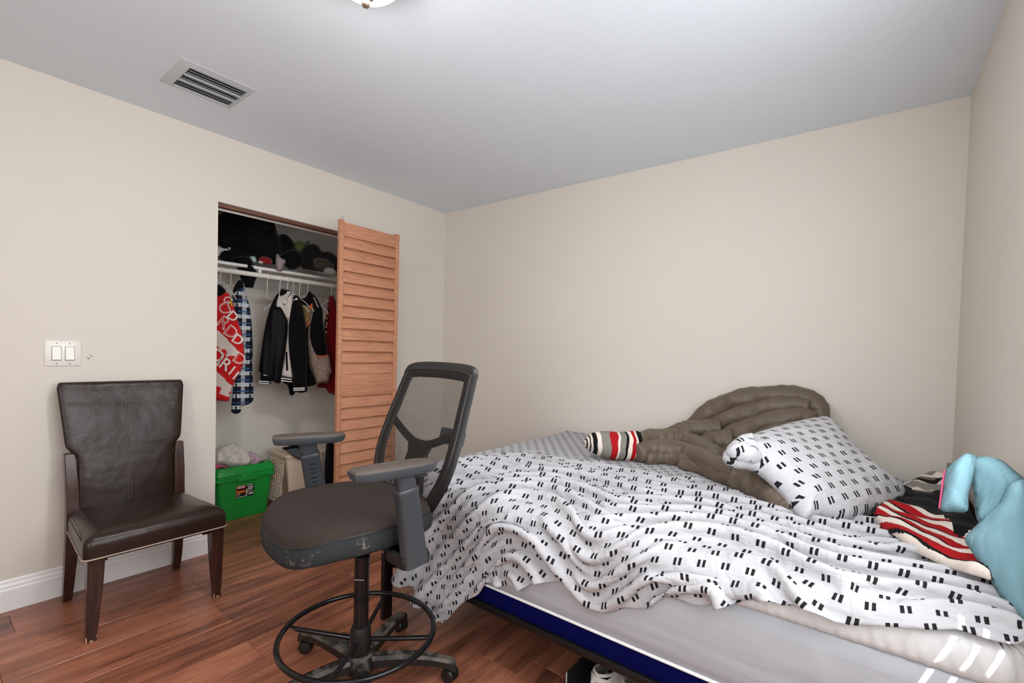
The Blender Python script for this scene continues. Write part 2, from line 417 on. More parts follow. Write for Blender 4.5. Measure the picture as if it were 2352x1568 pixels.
# crumbs and dust bits lying about
V, F = [], []
rg_ = random.Random(4)
for k in range(46):
    px, py = rg_.uniform(150, 640), rg_.uniform(1330, 1560)
    if k > 30: px, py = rg_.uniform(1020, 1300), rg_.uniform(1440, 1560)
    p = P(px, py, 'z', .0002); s = rg_.uniform(.0008, .0022); m = len(V); a0 = rg_.uniform(0, 3)
    V += [(p.x+math.cos(a0+i*1.257)*s*(1+.5*(i % 2)), p.y+math.sin(a0+i*1.257)*s, 0) for i in range(5)]+[(p.x, p.y, s*.8)]
    F += [(m+i, m+(i+1) % 5, m+5) for i in range(5)]+[tuple(m+i for i in range(4, -1, -1))]
cb = mesh('floor_crumbs', V, F, plain('pale_crumb', rgb(205, 180, 150), .8)); cb['kind'] = 'stuff'; cb['label'] = 'tiny pale crumbs scattered over the wooden floor'; cb['category'] = 'crumbs'
# ================================================================ light switch, vent, ceiling lamp
M_WHITE = plain('white_plastic', rgb(226, 224, 218), .22, var=.02)
M_GREY = plain('shadow_gap', rgb(120, 116, 108), .6, var=.05)
sy0, sy1, sz0, sz1 = .398, .527, 1.102, 1.222
sw = wthing('light_switch', 'white double rocker light switch plate on the left wall above the leather chair', 'switch', (XL, .4625, 1.10))
box('plate', (XL, sy0, sz0), (XL+.006, sy1, sz1), M_WHITE, sw, .003, 3)
for yc in (.4395, .4855):
    f = box('rocker_frame', (XL+.0055, yc-.0172, 1.1275), (XL+.0068, yc+.0172, 1.1945), M_GREY, sw, .0005, 1)
    V = [(XL+.006, yc-.0155, 1.130), (XL+.006, yc+.0155, 1.130), (XL+.006, yc+.0155, 1.193), (XL+.006, yc-.0155, 1.193),
         (XL+.012, yc-.0150, 1.1315), (XL+.012, yc+.0150, 1.1315), (XL+.0075, yc+.0150, 1.1925), (XL+.0075, yc-.0150, 1.1925)]
    F = [(0, 3, 2, 1), (4, 5, 6, 7), (0, 1, 5, 4), (1, 2, 6, 5), (2, 3, 7, 6), (3, 0, 4, 7)]
    mesh('rocker', V, F, M_WHITE, sw)
    for z in (1.1125, 1.2085):
        lathe('screw', [(.0001, .0062), (.0028, .0062), (.0028, .0068), (.0001, .0070)], M_GREY, sw, (XL, yc, z), 10, 'x')

M_VENT = plain('vent_white_metal', rgb(198, 203, 208), .45, var=.03)
M_VDARK = plain('duct_dark', rgb(34, 34, 34), .9, var=.1)
vx0, vx1, vy0, vy1 = -2.667, -2.372, .726, 1.030
ve = wthing('ceiling_vent', 'white slatted air vent in the ceiling near the left wall', 'vent', (-2.52, .88, H))
ix0, ix1, iy0, iy1 = -2.632, -2.405, .768, 1.008
box('duct', (ix0-.004, iy0-.004, H-.0012), (ix1+.004, iy1+.004, H+.0005), M_VDARK, ve)
bm = bmesh.new()
def bevel_strip(bm, o0, o1, i1, i0):
    zo, zi = H-.002, H-.011
    pts = [(*o0, H), (*o1, H), (*o0, zo), (*o1, zo), (*i0, zi), (*i1, zi), (*i0, H), (*i1, H)]
    v = [bm.verts.new(p) for p in pts]
    for a, b, c, d in ((0, 1, 3, 2), (2, 3, 5, 4), (4, 5, 7, 6)): bm.faces.new((v[a], v[b], v[c], v[d]))
O = [(vx0, vy0), (vx1, vy0), (vx1, vy1), (vx0, vy1)]; I = [(ix0, iy0), (ix1, iy0), (ix1, iy1), (ix0, iy1)]
for k in range(4): bevel_strip(bm, O[k], O[(k+1) % 4], I[(k+1) % 4], I[k])
bmesh.ops.remove_doubles(bm, verts=bm.verts, dist=1e-5)
frombm('frame', bm, M_VENT, ve)
NS = 10
for k in range(NS):
    x = ix0+(ix1-ix0)*(k+.5)/NS
    sl = box('slat', (-.0088, iy0, -.0006), (.0088, iy1, .0006), M_VENT, ve, mtx=Matrix.Translation((x, 0, H-.0072)) @ Matrix.Rotation(math.radians(32 if k not in (3, 6) else 70), 4, 'Y'))

LX, LY = -1.280, .875
M_LAMPM = plain('brushed_nickel_bronze', rgb(150, 138, 124), .35, .7, var=.1)
mg, tg = material('lit_frosted_glass', (1, 1, 1, 1), .4)
tg.bsdf.inputs['Emission Color'].default_value = (1, .975, .94, 1); tg.bsdf.inputs['Emission Strength'].default_value = LAMP_STRENGTH
la = wthing('ceiling_lamp', 'lit frosted glass bowl ceiling lamp with a bronze finial', 'lamp', (LX, LY, H))
lathe('canopy', [(.001, H), (.112, H), (.114, H-.012), (.104, H-.024), (.001, H-.024)], M_LAMPM, la, (LX, LY, 0), 40)
A_ = [i*math.pi/2/18 for i in range(18)]; bowl_p = lambda a: (.12*math.cos(a)**.75, H-.03-.088*math.sin(a))
lathe('bowl_rim', [(.001, H-.024)]+[bowl_p(a) for a in A_[:9]], plain('milky_ribbed_glass', rgb(240, 238, 232), .35, var=.02), la, (LX, LY, 0), 64, cap=False)  # unlit band added to keep the lamp's glow off the ceiling
lathe('bowl', [bowl_p(a) for a in A_[8:]]+[(.004, H-.119)], mg, la, (LX, LY, 0), 64, cap=False)
zf = H-.113
lathe('finial', [(.001, zf), (.024, zf-.001), (.030, zf-.005), (.026, zf-.015), (.012, zf-.022), (.009, zf-.026), (.0135, zf-.031), (.014, zf-.038), (.010, zf-.046), (.001, zf-.050)], M_LAMPM, la, (LX, LY, 0), 28)
# ================================================================ leather dining chair by the left wall (faces +x)
def leather():
    m, t = material('dark_brown_leather', rgb(46, 32, 26), .30, 0, .34); co = t.coord()
    t.link(t.mix(t.noise(co, 5, 4), rgb(32, 22, 18), rgb(50, 35, 28)), t.bsdf.inputs['Base Color'])
    r = t.math('ADD', .17, t.math('MULTIPLY', t.noise(co, 9, 3), .14)); t.link(r, t.bsdf.inputs['Roughness'])
    v = t.new('ShaderNodeTexVoronoi'); v.inputs['Scale'].default_value = 320; t.link(co, v.inputs['Vector'])
    h = t.math('ADD', t.math('MULTIPLY', v.outputs['Distance'], .25), t.math('ADD', t.math('MULTIPLY', t.noise(co, 26, 4, .6), .7), t.math('MULTIPLY', t.noise(co, 7, 2, .5), 5)))
    t.bump(h, .22, .006); return m
def darkwood():
    m, t = material('dark_stained_wood', rgb(58, 34, 27), .28, 0, .5); co = t.coord()
    g = t.noise(t.scale(co, (60, 60, 5)), 1, 5, .6)
    t.link(t.ramp(g, [(.3, rgb(34, 20, 17)), (.55, rgb(62, 35, 27)), (.75, rgb(82, 47, 35))]), t.bsdf.inputs['Base Color'])
    t.bump(g, .05, .002); return m
M_LEA, M_DWOOD = leather(), darkwood()
M_PIPE = plain('worn_pale_piping', rgb(176, 160, 142), .5, var=.15)
M_CHIP = plain('chipped_bare_wood', rgb(205, 170, 140), .6, var=.15)
dc = wthing('dining_chair', 'dark brown leather dining chair with wooden legs below the light switch', 'chair', (-2.72, .69, 0))
def rrect(hw, hd, r, n=6):
    out = []
    for cx, cy, a0 in ((hw-r, hd-r, 0), (-hw+r, hd-r, 90), (-hw+r, -hd+r, 180), (hw-r, -hd+r, 270)):
        for k in range(n+1):
            a = math.radians(a0+90*k/n); out.append((cx+r*math.cos(a), cy+r*math.sin(a)))
    return out
def seat_ring(z, inset, bulge=0):
    out = []
    X0, X1 = -2.940, -2.440
    for sx, sy in rrect(1-inset*4.0, 1-inset*4.0, .10, 6):
        x = (X0+X1)/2+(X1-X0)/2*sx; f = (x-X0)/(X1-X0)
        hw = .228+(.2625-.228)*f; xx = x
        if sx > 0: xx += .012*(1-sy*sy)*max(0, sx)        # front edge bows outwards
        y = .6855+.006*f+hw*sy*(1+bulge)
        out.append((xx, y, z))
    return out
rings = [seat_ring(.352, .004), seat_ring(.349, .0), seat_ring(.372, -.001), seat_ring(.402, .0), seat_ring(.420, .004), seat_ring(.431, .012), seat_ring(.442, .030), seat_ring(.451, .060), seat_ring(.458, .100), seat_ring(.461, .150), seat_ring(.462, .20)]
V, F = ring_mesh(rings); st = mesh('seat', V, F, M_LEA, dc, auto=50)
tube('piping', [Vector(p)+Vector((0, 0, .001)) for p in seat_ring(.349, -.002)], .0028, M_PIPE, st, 6, True)
# front corner pleats and the seam of each side panel
for s in (-1,):
    y = .6915+s*.2575
    tube('seat_seam', cr([(-2.452, y-s*.004, .398), (-2.50, y-s*.002, .412), (-2.58, y-s*.002, .426), (-2.72, y-s*.008, .431), (-2.90, y-s*.022, .428)], 5), .0017, plain('seam_dark', rgb(20, 14, 12), .6), st, 6)
def back_x(z): return -2.898-.078*max(0, (z-.43)/.6)**1.35
def back_hw(z):
    full = .2235+(.2525-.2235)*max(0, (z-.69)/.34); low = .187
    t = min(1, max(0, (z-.665)/.075)); t = t*t*(3-2*t)
    return low+(full-low)*t if z < .74 else full
yc = .679
rings = []
zs = [.425, .45, .50, .55, .60, .64, .665, .68, .69, .70, .71, .72, .73, .745, .78, .83, .88, .93, .97, 1.0, 1.018, 1.027]
for z in zs:
    w = back_hw(z); tt = .020 if z < .98 else .022; top = max(0, (z-1.0)/.027)
    tt *= (1-.45*top*top); w -= .012*top*top
    ring = []
    for k in range(36):
        a = 2*math.pi*k/36; c, s = math.cos(a), math.sin(a)
        u = math.copysign(abs(s)**.30, s); v = math.copysign(abs(c)**.55, c)
        conc = -.012*(1-u*u)*min(1, (z-.4)/.3)
        ring.append((back_x(z)+v*tt+conc+(.006*(1-u*u) if v > 0 and z < .93 else 0), yc+u*w, z))
    rings.append(ring)
V, F = ring_mesh(rings); bk = mesh('backrest', V, F, M_LEA, dc, auto=60)
def fx(z, u):  # front surface of the back at height z
    return back_x(z)+.0205-.012*(1-u*u)*min(1, (z-.4)/.3)+(.006*(1-u*u) if z < .93 else .003*(1-u*u))
M_STITCH = plain('stitched_seam', rgb(84, 72, 64), .45, var=.1)
for dy in (-.006, .006): tube('center_seam', [(fx(z, 0)+.0008, .679+dy+.003*(.93-z), z) for z in [.44+.49*k/20 for k in range(21)]], .0013, M_STITCH, bk, 6)
for dz in (0, .010): tube('yoke_seam', [(fx(.925+dz, u)+.001, yc+u*.214, .925+dz-.010*(1-u*u)) for u in [-1+k/12 for k in range(25)]], .0013, M_STITCH, bk, 6)
# posts that carry on down as the rear legs
for s in (-1, 1):
    rings = []
    for z, x, y, dx, dy in ((0, -2.962, .218, .017, .016), (.10, -2.940, .216, .020, .019), (.24, -2.918, .212, .023, .022), (.36, -2.906, .210, .025, .023), (.46, -2.909, .209, .024, .023), (.56, -2.915, .211, .022, .0225), (.66, -2.930, .214, .020, .020), (.70, -2.936, .216, .019, .018)):
        cy = yc+s*y+.004
        rings.append([(x+a*dx, cy+b*dy, z) for a, b in ((1, -1), (1, 1), (-1, 1), (-1, -1))])
    V, F = ring_mesh(rings); o = mesh('rear_leg', V, F, M_DWOOD, dc, auto=30)
    bv = o.modifiers.new('bevel', 'BEVEL'); bv.width = .003; bv.segments = 2
for s in (-1, 1):
    cy = .6935+s*.232
    rings = []
    for z, x, dx, dy in ((0, -2.488, .016, .0165), (.12, -2.484, .021, .021), (.24, -2.480, .0255, .0255), (.345, -2.478, .0275, .0275), (.36, -2.478, .0275, .0275)):
        rings.append([(x+a*dx, cy+b*dy-s*(dy-.0165), z) for a, b in ((1, -1), (1, 1), (-1, 1), (-1, -1))])
    V, F = ring_mesh(rings); o = mesh('front_leg', V, F, M_DWOOD, dc, auto=30)
    bv = o.modifiers.new('bevel', 'BEVEL'); bv.width = .003; bv.segments = 2
    # worn patches at the foot corners
    for j, (dx, dy, z, hh) in enumerate(((.0157, -.0162, .012, .012), (.0163, .0155, .030, .014), (.0160, -.004, .0035, .0035))):
        box('chip', (-2.488+dx-.0015, cy+dy-.002, max(.0005, z-hh)), (-2.488+dx+.0011, cy+dy+.002+(.006 if j == 2 else 0), z+hh), M_CHIP, o, .0008)
bm = bmesh.new()
bm_box(bm, (-2.925, .49, .315), (-2.49, .515, .352)); bm_box(bm, (-2.925, .865, .315), (-2.49, .89, .352)); bm_box(bm, (-2.915, .49, .315), (-2.895, .89, .352)); bm_box(bm, (-2.505, .49, .325), (-2.485, .89, .352))
frombm('apron', bm, M_DWOOD, dc)
# ================================================================ louvred folding closet door, swung out of its track
def tanwood():
    m, t = material('tan_louvre_wood', rgb(186, 124, 88), .42, 0, .4); co = t.coord()
    oi = t.new('ShaderNodeObjectInfo'); off = t.new('ShaderNodeVectorMath', operation='SCALE'); off.inputs[0].default_value = (3, 9, 5); t.link(oi.outputs['Random'], off.inputs['Scale'])
    a = t.new('ShaderNodeVectorMath', operation='ADD'); t.link(co, a.inputs[0]); t.link(off.outputs[0], a.inputs[1])
    g = t.noise(t.scale(a.outputs[0], (8, 8, 130)), 1, 4, .6)
    t.link(t.ramp(g, [(.25, rgb(150, 98, 72)), (.45, rgb(176, 122, 92)), (.7, rgb(190, 138, 108))]), t.bsdf.inputs['Base Color'])
    t.bump(g, .06, .002); return m
M_TAN = tanwood()
DX, DW, DT, DH, ZB = -2.634, .454, .028, 2.000, .012
door = thing('closet_door', 'tan louvred folding closet door standing open in front of the wall', 'door', (DX, 1.632, 0), math.radians(0))
SW, PITCH = .030, .0713
slat_me = None
def louvre(parent, label=None):
    """local: width along y 0..DW, thickness along x 0..DT (room side at +x)"""
    global slat_me
    for y0 in (0, DW-SW): box('stile', (0, y0, ZB), (DT, y0+SW, DH+.012), M_TAN, parent, .002)
    zt = DH-.083
    for z0, z1 in ((zt, DH), (zt-PITCH*14, zt-PITCH*12), (ZB+.02, zt-PITCH*25)):
        box('rail', (.004, SW, z0), (DT-.003, DW-SW, z1), M_TAN, parent, .0015)
    if slat_me is None:
        bm = bmesh.new(); L = DW-2*SW
        bm_box(bm, (-.0035, 0, -PITCH*.53), (.0035, L, PITCH*.53), .0012, 2, Matrix.Rotation(math.radians(-16), 4, 'Y'))
        o = frombm('slat', bm, M_TAN); slat_me = o.data; bpy.data.objects.remove(o)
    for k in range(25):
        if k in (12, 13): continue
        o = link('slat', slat_me, parent); o.location = (DT*.5+.002, SW, zt-PITCH*(k+.5))
leaf = empty('folding_leaf'); leaf.parent = door
louvre(leaf)
pin = lathe('pivot_pin', [(.001, DH+.010), (.004, DH+.010), (.004, DH+.024), (.0055, DH+.025), (.0055, DH+.036), (.001, DH+.037)], M_STEEL, leaf, (DT/2, .020, 0), 14)
leaf2 = empty('jamb_leaf', (-.012, DW+.004, 0), math.radians(90+4)); leaf2.parent = door
louvre(leaf2)
for z in (.25, 1.0, 1.78):
    lathe('hinge', [(.001, z-.035), (.0045, z-.035), (.0045, z+.035), (.001, z+.035)], M_STEEL, door, (-.006, DW+.001, 0), 10)
# ================================================================ closet: shelf, rod, hangers, clothes
M_SHELF = plain('white_shelf_paint', rgb(226, 224, 218), .45, var=.03)
M_HANG = plain('white_wire', rgb(228, 226, 220), .35, var=.03)
sh = wthing('closet_shelf', 'white painted shelf heaped with clothes inside the closet', 'shelf', (-3.6, 1.67, 1.75))
box('board', (CLX, CY0, 1.752), (-3.395, CY1, 1.772), M_SHELF, sh, .002)
box('cleat', (CLX, CY0, 1.662), (CLX+.018, CY1, 1.752), M_SHELF, sh, .002)
br = box('bracket', (-3.415, 1.505, 1.722), (-3.395, 1.527, 1.752), M_SHELF, sh, .002)
RX, RZ = -3.37, 1.708
rod = wthing('clothes_rod', 'white round hanging rod under the closet shelf', 'rod', (RX, 1.67, RZ))
tube('pole', [(RX, CY0, RZ), (RX, CY1, RZ)], .0165, M_SHELF, rod, 18, up=(1, 0, 0))
for y in (CY0, CY1): lathe('socket', [(.001, -.008), (.028, -.008), (.028, .008), (.001, .008)], M_SHELF, rod, (RX, y+(.008 if y < 1 else -.008), RZ), 20, 'y')

def hanger(y, label, drop=.055, phi=0, arm=.20, slope=.105, body=True, tilt=0, bar=False):
    g = wthing('clothes_hanger', label, 'hanger', (RX, y, RZ), 'hangers on the closet rod')
    e = Vector((math.cos(phi), math.sin(phi), 0)); c = Vector((RX, y, RZ)); r = .0195
    hk = [c+Vector((math.cos(a)*r, tilt*(math.cos(a)+1)*.0, math.sin(a)*r)) for a in [math.radians(q) for q in range(200, -30, -23)]]
    hk += [c+Vector((r*.7, 0, -.018)), c+Vector((.004, 0, -.034)), c+Vector((tilt*.01, tilt*.012, -.034-drop))]
    tube('hook', cr(hk, 4), .0021, M_HANG, g, 8)
    if body:
        top = hk[-1]; a, b = top+e*arm+Vector((0, 0, -slope)), top-e*arm+Vector((0, 0, -slope))
        tube('shoulder_wire', cr([a+Vector((0, 0, -.012)), a, top+e*.03+Vector((0, 0, -.008)), top, top-e*.03+Vector((0, 0, -.008)), b, b+Vector((0, 0, -.012))], 6), .0023, M_HANG, g, 8)
        if bar: tube('trouser_bar', [a+Vector((0, 0, -.012)), b+Vector((0, 0, -.012))], .0023, M_HANG, g, 8)
    return g
c1 = lambda x, y: (485+x/4.9, 640+y/4.9)
c2 = lambda x, y: (585+x/5.805, 650+y/5.805)
c3 = lambda x, y: (480+x/6.534, 460+y/6.534)
c4 = lambda x, y: (485+x/7.127, 990+y/7.127)
class Soft:
    """a soft thing cut from flat outlines: plane through p0 whose horizontal axis lies at angle phi"""
    def __init__(s, name, label, cat, p0, phi, group=None, lean=0):
        s.p0 = Vector(p0); s.eu = Vector((math.cos(phi), math.sin(phi), 0)); s.ev = Vector((0, 0, 1)); s.en = s.eu.cross(s.ev)
        if lean:
            R = Matrix.Rotation(lean, 3, s.eu); s.ev = R @ s.ev; s.en = R @ s.en
        s.o = wthing(name, label, cat, p0, group)
    def uv(s, q):
        d = PP(q[0], q[1], s.p0, s.en)-s.p0; return (d.dot(s.eu), d.dot(s.ev))
    def part(s, name, pts, cc, mat, off=0, thick=.022, back=.6, edge=.022, h=.008, wr=.004, fx=70, fy=10, seed=0, parent=None, smooth_n=5, **kw):
        out = [s.uv(cc(*p)) for p in pts]
        if smooth_n: out = [(v.x, v.y) for v in cr([(a, b, 0) for a, b in out], smooth_n, True)]
        fo = (lambda X, Y, d: wr*vnoise(X*fx, Y*fy, seed)) if wr else None
        return puff(name, out, s.p0+s.en*off, s.eu, s.ev, s.en, mat, parent or s.o, thick, back, edge, h, fo, **kw)
    def flat(s, name, pts, cc, mat, off=0, thick=.003, parent=None):
        q = [s.uv(cc(*p)) for p in pts]; n = len(q)
        b = [s.p0+s.eu*u+s.ev*v+s.en*(off-.004) for u, v in q]; t = [p+s.en*(thick+.004) for p in b]
        o = mesh(name, b+t, [tuple(range(n-1, -1, -1)), tuple(range(n, 2*n))]+[(i, (i+1) % n, n+(i+1) % n, n+i) for i in range(n)], mat, parent or s.o)
        bm = bmesh.new(); bm.from_mesh(o.data); bmesh.ops.recalc_face_normals(bm, faces=bm.faces); bm.to_mesh(o.data); bm.free(); return o
def cloth_mat(name, c, rough=.85, var=.15, sheen=.3, bs=220):
    m, t = material(name, c, rough, 0, .1); co = t.coord()
    d = tuple(x*(1-var) for x in c[:3])+(1,); l = tuple(min(1, x*(1+var)) for x in c[:3])+(1,)
    t.link(t.mix(t.noise(co, 14, 4), d, l), t.bsdf.inputs['Base Color']); t.bump(t.noise(co, bs, 3), .2, .002)
    t.bsdf.inputs['Sheen Weight'].default_value = sheen*.5; return m
M_BLKC = cloth_mat('black_cloth', rgb(12, 11, 12), sheen=.1)
M_BLKL = plain('black_leatherette', rgb(13, 12, 13), .55, spec=.12, var=.2, bump=.15, bscale=90)
M_RED = cloth_mat('red_print_cloth', rgb(196, 30, 32)); M_CREAM = cloth_mat('cream_print_cloth', rgb(212, 200, 190))
M_WINE = cloth_mat('dark_red_cloth', rgb(112, 10, 16)); M_IVORY = cloth_mat('ivory_wool', rgb(208, 198, 192)); M_WSTR = cloth_mat('white_rib_stripe', rgb(232, 230, 226))
M_BROWNC = cloth_mat('tan_lining', rgb(138, 112, 76)); M_ORANGE = cloth_mat('orange_lining', rgb(232, 90, 40))
PHI = math.radians(50)
# ---- red printed top
rg = Soft('red_printed_top', 'red and cream top printed with white letters hanging leftmost in the closet', 'shirt', (RX+.03, 1.275, 1.55), PHI, 'clothes on the closet rod')
body_px = [(40, 170), (85, 105), (130, 135), (190, 160), (232, 230), (262, 330), (292, 440), (325, 550), (352, 650), (368, 800), (372, 905), (335, 1030), (290, 1110), (248, 1200), (225, 1280), (208, 1335), (195, 1378), (60, 1368), (-40, 1340), (-60, 900), (-40, 500)]
cream = [[(95, 575), (140, 620), (240, 725), (338, 828), (300, 868), (235, 862), (205, 880), (180, 868), (198, 830), (180, 790), (120, 800), (95, 755), (70, 760), (-70, 900), (-70, 650)],
         [(55, 1025), (110, 1065), (180, 1135), (246, 1202), (215, 1285), (205, 1330), (150, 1300), (110, 1285), (135, 1235), (125, 1215), (90, 1208), (55, 1205), (-70, 1200), (-70, 1010)]]
cream_uv = [np.array([rg.uv(c1(*p)) for p in q]) for q in cream]
def pick_red(x, y):
    for q in cream_uv:
        if inside_dist(q, np.array([x]), np.array([y]))[0][0] > 0: return 1
    return 0
rb = rg.part('body', body_px, c1, M_RED, 0, .030, .6, .05, .006, .003, 55, 6, mats=[M_RED, M_CREAM], pick=pick_red)
M_LET = cloth_mat('white_letter_print', rgb(226, 218, 212), var=.05)
def letter(ch, cx, cy, size, rot, bold=.0, out=False):
    u, v = rg.uv(c1(cx, cy)); o = rg.p0+rg.eu*u+rg.ev*v
    hh = size/4.9*3.45/1073                                    # crop pixels to metres at that distance
    ca, sa = math.cos(rot), math.sin(rot); e1 = rg.eu*ca+rg.ev*sa; e2 = rg.ev*ca-rg.eu*sa
    text_mesh('letter', ch, hh*1.42, axes(o+rg.en*.0345, e1, e2), M_LET, rb, .0008, bold=bold)
    if out: text_mesh('letter_core', ch, hh*1.42*.92, axes(o+rg.en*.0356, e1, e2), M_RED, rb, .0008, bold=bold-.0032)
R_ = math.radians
for ch, cx, cy, sz, ro, bo, ou in (('G', 205, 250, 75, -40, .002, True), ('D', 172, 330, 105, -160, .005, True), ('R', 158, 500, 115, -38, .005, True), ('D', 242, 605, 110, -38, .006, True), ('D', 262, 430, 90, -40, .004, False),
                           ('D', 318, 690, 95, -35, .004, False), ('D', 338, 905, 105, -32, .005, True), ('D', 92, 870, 115, -35, .004, False), ('/', 125, 915, 130, -10, .004, False), ('R', 182, 965, 115, -35, .004, False), ('I', 252, 1035, 100, -35, .004, False), ('I', 295, 1090, 90, -35, .004, False)):
    letter(ch, cx, cy, sz, R_(ro), bo*.25, ou)
rg.part('collar', [(60, 90), (105, 70), (150, 100), (185, 150), (140, 190), (95, 200), (60, 180)], c1, M_BLKC, .028, .02, .5, .02, .008, .004, parent=rg.o)
rg.flat('yellow_tag', [(235, 225), (250, 265), (258, 320), (246, 310), (238, 260)], c1, cloth_mat('yellow_label', rgb(226, 176, 40)), .03, .006)
hanger(1.255, 'white wire hanger in the leftmost closet garment, by the door frame', .05, PHI, .10)
# ---- plaid shirt
def plaid(name, base, cols, period):
    m, t = material(name, base, .85, 0, .2); u = t.coord('UV'); s = t.new('ShaderNodeSeparateXYZ'); t.link(u, s.inputs[0])
    c = None
    prev = base
    for ax, f, ph, w, colr, op in cols:
        fr = t.math('FRACT', t.math('ADD', t.math('MULTIPLY', s.outputs[ax], f/period), ph)); mk = t.math('MULTIPLY', t.math('LESS_THAN', fr, w), op)
        prev = t.mix(mk, prev, colr)
    t.link(prev, t.bsdf.inputs['Base Color']); t.bump(t.noise(t.coord(), 240, 3), .2, .002); return m
M_PLAID = plaid('navy_white_plaid', rgb(24, 28, 46), [(1, 1, .0, .30, rgb(206, 208, 212), .85), (0, 1, .2, .30, rgb(206, 208, 212), .6), (1, 1, .48, .12, rgb(52, 92, 140), .9), (0, 1, .6, .16, rgb(12, 14, 22), .9), (1, 1, .72, .06, rgb(150, 190, 205), .8), (0, 4, .1, .12, rgb(20, 22, 34), .7), (1, 4, .4, .10, rgb(22, 24, 36), .6)], .075)
ps = Soft('plaid_shirt', 'navy and white plaid shirt hanging beside the red printed top', 'shirt', (RX+.01, 1.335, 1.55), PHI, 'clothes on the closet rod')
ps.part('body', [(325, 30), (370, 60), (385, 150), (430, 300), (455, 500), (466, 700), (468, 870), (460, 900), (470, 1100), (476, 1330), (455, 1390), (400, 1420), (350, 1430), (300, 1440), (270, 1300), (260, 1000), (240, 600), (230, 300), (235, 180)], c1, M_PLAID, 0, .03, .6, .03, .008, .010, 62, 5)
ps.part('sleeve', [(300, 170), (350, 130), (378, 150), (375, 260), (362, 500), (350, 800), (345, 1100), (352, 1300), (350, 1488), (245, 1490), (258, 1300), (280, 1000), (300, 700), (285, 400)], c1, M_PLAID, .030, .022, .5, .03, .008, .006, 70, 6, 2)
ps.part('collar', [(285, 80), (330, 20), (372, 40), (380, 110), (340, 120), (290, 175), (262, 150)], c1, M_BLKC, .030, .016, .5, .02, .008, .003)
hanger(1.318, 'white wire hanger holding the plaid shirt', .06, PHI, .09)
# ---- empty hanger
hanger(1.553, 'empty white wire hanger between the plaid shirt and the jackets', .055, math.radians(152), .085, .05, bar=True)
# ---- varsity jacket
vj = Soft('varsity_jacket', 'ivory varsity jacket with black sleeves and striped cuffs hanging in the closet', 'jacket', (RX, 1.70, 1.45), PHI, 'clothes on the closet rod')
vj.part('torso', [(345, 125), (300, 200), (285, 305), (330, 420), (430, 500), (440, 620), (420, 800), (390, 1050), (365, 1180), (372, 1240), (510, 1262), (520, 1150), (540, 900), (560, 500), (560, 250), (530, 180), (480, 110), (420, 95)], c2, M_IVORY, 0, .040, .7, .04, .008, .006)
vj.part('hem_rib', [(370, 1242), (440, 1256), (512, 1264), (524, 1322), (450, 1318), (366, 1300)], c2, M_BLKC, .024, .024, .7, .014, .006, .0, smooth_n=0)
for y in (1262, 1292): vj.flat('hem_stripe', [(378, y-6), (440, y+2), (516, y+12), (517, y+24), (440, y+14), (378, y+7)], c2, M_WSTR, .045, .006)
vj.part('left_sleeve', [(345, 125), (290, 175), (218, 325), (170, 500), (130, 700), (100, 900), (68, 1165), (92, 1195), (95, 1290), (232, 1300), (300, 1330), (358, 1318), (372, 1180), (410, 950), (440, 700), (452, 520), (425, 400), (365, 312), (300, 315), (310, 250)], c2, M_BLKL, .022, .036, .6, .04, .008, .008, 75, 5, 1)
vj.part('left_cuff', [(92, 1270), (160, 1285), (232, 1288), (236, 1318), (222, 1346), (95, 1340)], c2, M_BLKC, .030, .028, .6, .016, .006, .0, smooth_n=0)
for y in (1294, 1318): vj.flat('cuff_stripe', [(93, y), (225, y+8), (224, y+18), (93, y+10)], c2, M_WSTR, .056, .006)
vj.part('right_sleeve', [(535, 185), (575, 165), (625, 215), (655, 320), (690, 560), (705, 800), (714, 1000), (705, 1250), (698, 1375), (545, 1380), (525, 1250), (500, 1100), (475, 900), (470, 600), (495, 380), (520, 260)], c2, M_BLKC, .040, .034, .6, .04, .008, .005, 60, 5, 3)
vj.part('right_cuff', [(545, 1372), (698, 1368), (700, 1430), (640, 1446), (545, 1440)], c2, M_BLKC, .042, .030, .6, .016, .006, .0, smooth_n=0)
for y in (1382, 1406): vj.flat('cuff_stripe', [(547, y+4), (694, y-2), (694, y+12), (547, y+17)], c2, M_WSTR, .068, .006)
vj.part('collar', [(375, 85), (430, 95), (490, 105), (505, 130), (470, 200), (420, 300), (402, 285), (420, 200), (440, 150), (400, 170), (370, 180), (352, 150)], c2, M_BLKC, .040, .018, .5, .014, .006, .0)
for dx in (0, 26): vj.flat('collar_stripe', [(470+dx, 118), (482+dx, 124), (440+dx, 200), (424+dx*.6, 286), (412+dx*.6, 280), (428+dx, 195)], c2, M_WSTR, .056, .006)
vj.flat('pocket_welt', [(434, 915), (452, 915), (466, 1160), (444, 1165)], c2, M_BLKC, .042, .006)
vj.flat('shoulder_patch', [(545, 250), (590, 210), (600, 222), (605, 240), (580, 235)], c2, M_WSTR, .074, .006)
vj.flat('sleeve_tick', [(145, 1212), (165, 1214), (205, 1226), (165, 1224)], c2, M_WSTR, .060, .006)
for y in (325, 400, 470): lathe('snap', [(.001, 0), (.007, 0), (.006, .003), (.001, .004)], M_STEEL, vj.o, tuple(vj.p0+vj.en*.040+vj.eu*vj.uv(c2(438+y*.06, y))[0]+vj.ev*vj.uv(c2(438, y))[1]), 10, 'x')
hanger(1.641, 'white wire hanger at the left of the jackets', .06, math.radians(150), .085); hanger(1.695, 'white wire hanger in the collar of the varsity jacket', .075, PHI, .14)
